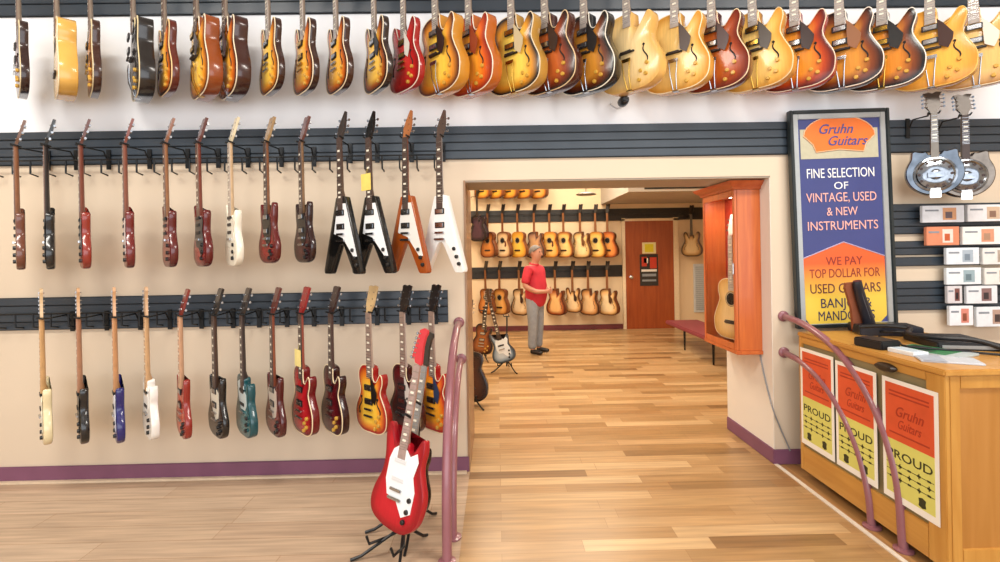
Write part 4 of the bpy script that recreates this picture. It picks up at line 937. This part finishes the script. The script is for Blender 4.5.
# ================================================================== BACK ROOM GUITARS
HB_ = BYW-.20
def bg(px, py, kind, c, lab, grp, side='#6a3a20', ang=42, **kw):
    p = P(px, py, HB_); guitar(kind, c, p, (0, 0, -R(ang)), lab, grp, detail=0, side=side, **kw); return p.x
natural = ('#eec070', '#e4a850', '#b87028'); amber = ('#f0b040', '#d88428', '#7a3814')
xs2 = []
z2 = 213
B1 = [
 (487, 'round', ('#c8803c', '#a05a28', '#4a2414'), 'brown flat top guitar, leftmost of the far room upper row', {}),
 (502, 'round', ('#ecd2a8', '#d8b080', '#6a4028'), 'pale cream guitar with brown edge, second in the far room upper row', {'guard': '#6a3a20'}),
 (517, 'round', ('#f2c050', '#e0a038', '#b87a28'), 'golden yellow guitar, third in the far room upper row', {}),
 (534, 'arch', ('#c09468', '#9a7058', '#3a2a28'), 'greyish brown guitar just above the head of the man', {}),
 (549, 'round', natural, 'honey coloured guitar just right of the head of the man', {'guard': '#5a3018'}),
 (563, 'round', ('#f0c880', '#e4b060', '#8a4a20'), 'pale honey guitar, sixth in the far room upper row', {}),
 (580, 'arch', ('#f0d098', '#dcb070', '#4a2a18'), 'cream fronted cutaway guitar with dark edge, far room upper row', {'guard': '#6a4020'}),
 (595, 'round', ('#f2ca78', '#e8b458', '#a86a28'), 'light yellow guitar second from the right, far room upper row', {}),
 (607, 'round', ('#e89a50', '#d87c3a', '#8a3c1a'), 'orange guitar beside the brown door, far room upper row', {}),
]
for px, k, c, lab, kw in B1: xs2.append(bg(px, z2, k, c, lab, 'acoustic guitars in the upper row of the far room', **kw))
zr = P(550, z2, HB_).z
rail('hanging_rail', xs2[0]-.1, xs2[-1]+.15, zr, HB_, 'black hook rail behind the upper row of the far room', xs2, BYW-.024, 0, -R(42))
B2 = [
 (485, 'round', ('#d08a48', '#b06a30', '#6a3418'), 'brown guitar partly hidden behind the stand at the far left', {}),
 (499, 'round', ('#e8b468', '#d09048', '#6a3c1c'), 'tan guitar above the floor stand, far room lower row', {}),
 (519, 'arch', ('#f0d8b0', '#d0a878', '#3a2018'), 'pale cutaway guitar left of the man, far room lower row', {'guard': '#3a2018'}),
 (555, 'arch', ('#e8b878', '#a85a30', '#4a1c14'), 'brown edged cutaway guitar right beside the man, lower row', {}),
 (572, 'es', ('#f0d0a0', '#d8a468', '#4a2818'), 'cream double cutaway guitar, far room lower row', {'guard': '#3a2018'}),
 (588, 'arch', ('#e8c08c', '#c88a50', '#3a2018'), 'tan cutaway guitar second from right, far room lower row', {}),
 (607, 'arch', ('#f4d8a8', '#e0b070', '#5a3018'), 'pale cutaway guitar beside the brown door, far room lower row', {'guard': '#4a3018'}),
]
xs3 = []
for px, k, c, lab, kw in B2: xs3.append(bg(px, 270, k, c, lab, 'guitars in the lower row of the far room', **kw))
rail('hanging_rail', xs3[0]-.1, xs3[-1]+.12, P(550, 270, HB_).z, HB_, 'black hook rail behind the lower row of the far room', xs3, BYW-.024, 0, -R(42))
B0 = [(481, '#f0b848'), (494, '#f2b444'), (508, '#f0a840'), (522, '#eea040'), (537, '#e8a458')]
W0 = ['leftmost', 'second from left', 'middle', 'second from right', 'rightmost']
xs4 = []
for (px, c), w_ in zip(B0, W0): xs4.append(bg(px, 154, 'round', (c, '#d08830', '#7a3c18'), 'amber guitar bottom showing under the doorway top, %s of five' % w_, 'amber guitars high in the far room'))
rail('hanging_rail', xs4[0]-.1, xs4[-1]+.12, P(510, 154, HB_).z, HB_, 'black hook rail high in the far room', xs4, BYW-.024, 0, -R(42))
x = bg(691, 214, 'es', ('#d8c090', '#b89058', '#3a2418'), 'cream and dark guitar hanging right of the brown door', None, head='#1c1412', neck='#3a2c24')
rail('hanging_rail', x-.12, x+.12, P(691, 214, HB_).z, HB_, 'short black hook rail right of the brown door', [x], BYW-.024, 0, -R(42))
# dark guitar hung at the far left, nearer
xx = bg(477, 196, 'arch', ('#4a3040', '#2c1c28', '#140c12'), 'dark plum guitar at the far left just inside the doorway', None, side='#241820', neck='#2a1c1a')
rail('hanging_rail', xx-.12, xx+.06, P(477, 196, HB_).z, HB_, 'short black hook rail at the far left of the far room', [xx], BYW-.024, 0, -R(42))

# floor guitars of the back room
gp = P(490, 303, 6.55)
g1 = guitar('strat', ('#b8c4cc', '#8a9aa8', '#3a444c'), gp, (R(-10), R(-17), R(-14)), 'silver blue guitar on a floor stand just inside the doorway', None, detail=1, neck='#4a342a', guard='#dfe4e6', head='#3a2418', board='#3a2820', side='#4a3a34')
b1 = gp+g1.rotation_euler.to_matrix() @ Vector((0, .02, -.80)); stand((b1.x, b1.y, 0), R(-12), 'black stand under the silver blue guitar in the far room')
gp2 = P(487, 300, 7.2)
g2 = guitar('lp', ('#9a5a2c', '#6a3418', '#241410'), gp2, (R(-12), R(4), R(-20)), 'dark sunburst guitar standing behind the silver blue one', None, detail=1, neck='#3a2a22', head='#1a1412', board='#2a1e1a')
b1 = gp2+g2.rotation_euler.to_matrix() @ Vector((0, .02, -.80)); stand((b1.x, b1.y, 0), R(-20), 'black stand under the dark sunburst guitar in the far room')
gp3 = Vector((P(475, 370, 5.0).x-.06, 5.05, .90))
g3 = guitar('round', ('#4a2616', '#34190f', '#1e0f0a'), gp3, (R(-8), 0, R(-5)), 'dark brown acoustic guitar half hidden behind the left doorway edge', None, detail=1, side='#241410', name='acoustic_guitar', neck='#2a1a12')
b1 = gp3+g3.rotation_euler.to_matrix() @ Vector((0, .03, -.86)); stand((b1.x, b1.y, 0), R(-5), 'black stand under the dark brown acoustic guitar')

# bench
t = thing('bench', 'low bench with dark rose top and black legs in the far room', 'bench', (0, 0, 0))
e1, e2 = G(685, 350), G(712, 365); bx0 = (e1.x+e2.x)/2-.04
mb = MB(); mb.box(bx0, bx0+.55, 5.7, 8.2, .30, .36, 0, .015); mb.build('seat', mat('#8a3c44', .5, name='rose_vinyl'), t)
for x, y in ((bx0+.05, e1.y), (bx0+.05, e2.y), (bx0+.05, 5.8), (bx0+.50, e1.y), (bx0+.50, e2.y), (bx0+.50, 5.8)):
    mb = MB(); mb.tube([(x, y, 0), (x, y, .30)], [.012, .018], 10); mb.build('leg', steel, t)
# ceiling speaker/lamp
p = P(586, 194, 7.2)
t = thing('pendant_lamp', 'small grey oval lamp hanging near the doorway top in the far room', 'lamp', p)
mb = MB(); mb.lathe([(.0, .035), (.04, .034), (.12, .012), (.15, -.006), (.145, -.012), (0, -.014)], (0, 0, 0), 'z', 28); mb.build('shade', mat('#6a5a48', .4, .2, name='bronze_shade'), t)
mb = MB(); mb.cyl((0, 0, .034), (0, 0, BC-p.z), .006, 8); mb.build('rod', mat('#6a5a48', .4, .2, name='bronze_shade'), t)

# ================================================================== PERSON
def skin(name, verts, edges, radii, m, parent=None, root=0, sub=2):
    me = bpy.data.meshes.new(name); me.from_pydata(verts, edges, []); me.materials.append(m)
    o = link(name, me, parent); o.modifiers.new('s', 'SKIN')
    me.skin_vertices[0].data[root].use_root = True
    for i, r in enumerate(radii): me.skin_vertices[0].data[i].radius = (r if isinstance(r, tuple) else (r, r))
    o.modifiers['s'].use_smooth_shade = True
    s = o.modifiers.new('u', 'SUBSURF'); s.levels = sub; s.render_levels = sub
    dg = bpy.context.evaluated_depsgraph_get(); m2 = bpy.data.meshes.new_from_object(o.evaluated_get(dg)); o.modifiers.clear(); o.data = m2
    for p in m2.polygons: p.use_smooth = True
    if not m2.materials: m2.materials.append(m)
    return o
fp = G(536, 353); fa = R(58)     # turned towards the picture's right
per = thing('person', 'person in red polo shirt and pale jeans standing with hands at the waist', 'person', (fp.x, fp.y, 0), (0, 0, fa))
skm = mat('#c08a72', .5, 0, 0, .05, 20, name='skin'); shirt = mat('#c42a3c', .7, 0, 0, .08, 12, name='red_cotton'); jean = mat('#8f949c', .8, 0, 0, .10, 20, name='pale_denim')
V, E, Rr = [], [], []
def chain(pts, start=None):
    prev = start
    for p, r in pts:
        V.append(p); Rr.append(r); i = len(V)-1
        if prev is not None: E.append((prev, i))
        prev = i
    return prev
chain([((0, 0, .86), (.12, .10))])                                                     # pelvis; the front is -Y
chain([((0, -.01, 1.00), (.13, .13)), ((0, 0, 1.16), (.14, .12)), ((0, .015, 1.28), (.12, .085)), ((0, .01, 1.355), .056), ((0, -.015, 1.405), .054), ((0, -.035, 1.455), (.070, .080)), ((0, -.03, 1.52), (.082, .100)), ((0, -.02, 1.585), (.080, .096)), ((0, -.01, 1.625), (.05, .06))], 0)
for s_ in (-1, 1):
    chain([((s_*.09, .0, .78), .082), ((s_*.10, -.01, .46), .054), ((s_*.10, .01, .12), .038), ((s_*.10, -.0, .05), .036), ((s_*.11, -.12, .03), (.036, .025))], 0)
    w = chain([((s_*.18, .01, 1.285), .055), ((s_*.245, .05, 1.04), .045), ((s_*.19, -.12, .955), .038), ((s_*.10, -.225, .955), (.030, .022)), ((s_*.065, -.245, .955), (.036, .016))], 3)
    for k, ln in enumerate((.036, .042, .040, .030)):
        chain([((s_*.030, -.250-.003*k, .985-.020*k), .0095), ((s_*(.030-ln*.6), -.250, .982-.020*k), .009), ((s_*(.030-ln), -.236, .978-.019*k), .008)], w)
    chain([((s_*.070, -.235, .995), .011), ((s_*.050, -.235, 1.020), .010)], w)
skin('body', V, E, Rr, skm, per, 0, 2)
HC = Vector((0, -.030, 1.525))
mb = MB(); mb.tube(spline([(0, -.112, 1.550), (0, -.128, 1.525), (0, -.136, 1.505), (0, -.112, 1.495)]), [.007]*12+[.010]*7, 8); mb.build('nose', skm, per)
for s_ in (-1, 1):
    mb = MB(); mb.lathe([(.0, -.008), (.009, -.005), (.011, 0), (.009, .005), (0, .008)], (s_*.030, -.108, 1.548), 'z', 10); mb.build('eye', mat('#2a2220', .2, noise=0, name='eye_dark'), per)
    mb = MB(); mb.lathe([(.0, -.03), (.012, -.024), (.016, .0), (.013, .022), (0, .03)], (s_*.078, -.010, 1.53), 'z', 10); mb.build('ear', skm, per)
mb = MB(); mb.tube(spline([(-.024, -.100, 1.474), (0, -.110, 1.471), (.024, -.100, 1.474)]), .004, 6); mb.build('mouth', mat('#8a4a44', .5, noise=0, name='lips'), per)
# short grey hair: a shell over the back and top of the skull, open at the face
mb = MB(); vs = []; fs = []; nu, nv = 28, 9
for j in range(nv):
    for i in range(nu):
        a = 2*math.pi*i/nu; front = .5-.5*math.sin(a)          # 1 at the face, 0 at the nape
        lim = math.pi*(.62-.34*front**1.5); ph = lim*j/(nv-1)
        vs.append((math.sin(ph)*math.cos(a)*.084, -.020+math.sin(ph)*math.sin(a)*.102, 1.545+math.cos(ph)*.106))
for j in range(nv-1):
    for i in range(nu): fs.append((j*nu+i, j*nu+(i+1) % nu, (j+1)*nu+(i+1) % nu, (j+1)*nu+i))
mb.add(vs, fs); hr = mb.build('hair', mat('#77706c', .8, 0, 0, .15, 60, name='grey_hair'), per, 80)
md = hr.modifiers.new('s', 'SOLIDIFY'); md.thickness = .004; md.offset = 1
V, E, Rr = [], [], []
chain([((0, 0, .70), (.16, .14))]); chain([((0, -.01, .80), (.180, .160)), ((0, -.03, .95), (.19, .195)), ((0, -.015, 1.13), (.185, .160)), ((0, .012, 1.265), (.160, .115)), ((0, .010, 1.335), (.080, .075))], 0)
for s_ in (-1, 1): chain([((s_*.175, .012, 1.285), .078), ((s_*.222, .035, 1.13), .070), ((s_*.236, .045, 1.06), .066)], 4)
sh_ = skin('shirt', V, E, Rr, shirt, per, 0, 2)
mb = MB(); mb.tube([(.068*math.cos(2*math.pi*k/16), .004+.066*math.sin(2*math.pi*k/16), 1.362-.012*math.sin(-2*math.pi*k/16)) for k in range(16)], .014, 8, closed=True); mb.build('collar', shirt, sh_)
V, E, Rr = [], [], []
chain([((0, 0, .84), (.15, .118))]); chain([((0, 0, .99), (.14, .12))], 0)
for s_ in (-1, 1): chain([((s_*.088, .0, .74), .105), ((s_*.10, -.01, .46), .082), ((s_*.10, .01, .15), .070), ((s_*.10, .005, .07), .070)], 0)
skin('jeans', V, E, Rr, jean, per, 0, 2)
for s_ in (-1, 1):
    V, E, Rr = [], [], []
    chain([((s_*.10, .04, .045), (.045, .042)), ((s_*.105, -.06, .042), (.048, .036)), ((s_*.115, -.17, .034), (.044, .026))])
    skin('shoe', V, E, Rr, mat('#1e1a1a', .5, name='black_leather'), per, 0, 2)

# ================================================================== LIGHTS
def area(name, loc, rot, size, power, col, sy=None):
    l = bpy.data.lights.new(name, 'AREA'); l.energy = power; l.color = col; l.shape = 'RECTANGLE'; l.size = size; l.size_y = sy or size
    o = bpy.data.objects.new(name, l); C.objects.link(o); o.location = loc; o.rotation_euler = rot; return o
# shop-front windows behind the viewer
area('window_light', (0.5, -2.9, 2.1), (R(90), 0, 0), 10, 215, (.95, .97, 1), 3.2)
area('ceiling_light', (-2.6, 1.0, CH-.05), (0, 0, 0), 2.4, 120, (1, .95, .87), .6)
area('ceiling_light', (2.4, 1.0, CH-.05), (0, 0, 0), 2.4, 120, (1, .95, .87), .6)
for x, y in ((-.2, 5.6), (2.2, 5.6), (-.2, 8.0), (1.4, 8.0)):
    area('back_ceiling_light', (x, y, BC-.04), (0, 0, 0), 1.2, 62, (1, .89, .72), .6)
w = bpy.data.worlds.new('world'); sc.world = w; w.use_nodes = True
w.node_tree.nodes['Background'].inputs[0].default_value = (.88, .93, 1, 1); w.node_tree.nodes['Background'].inputs[1].default_value = .55
vs_ = sc.view_settings; vs_.view_transform = 'Standard'; vs_.look = 'None'; vs_.gamma = 1; vs_.use_curve_mapping = False; vs_.exposure = .22
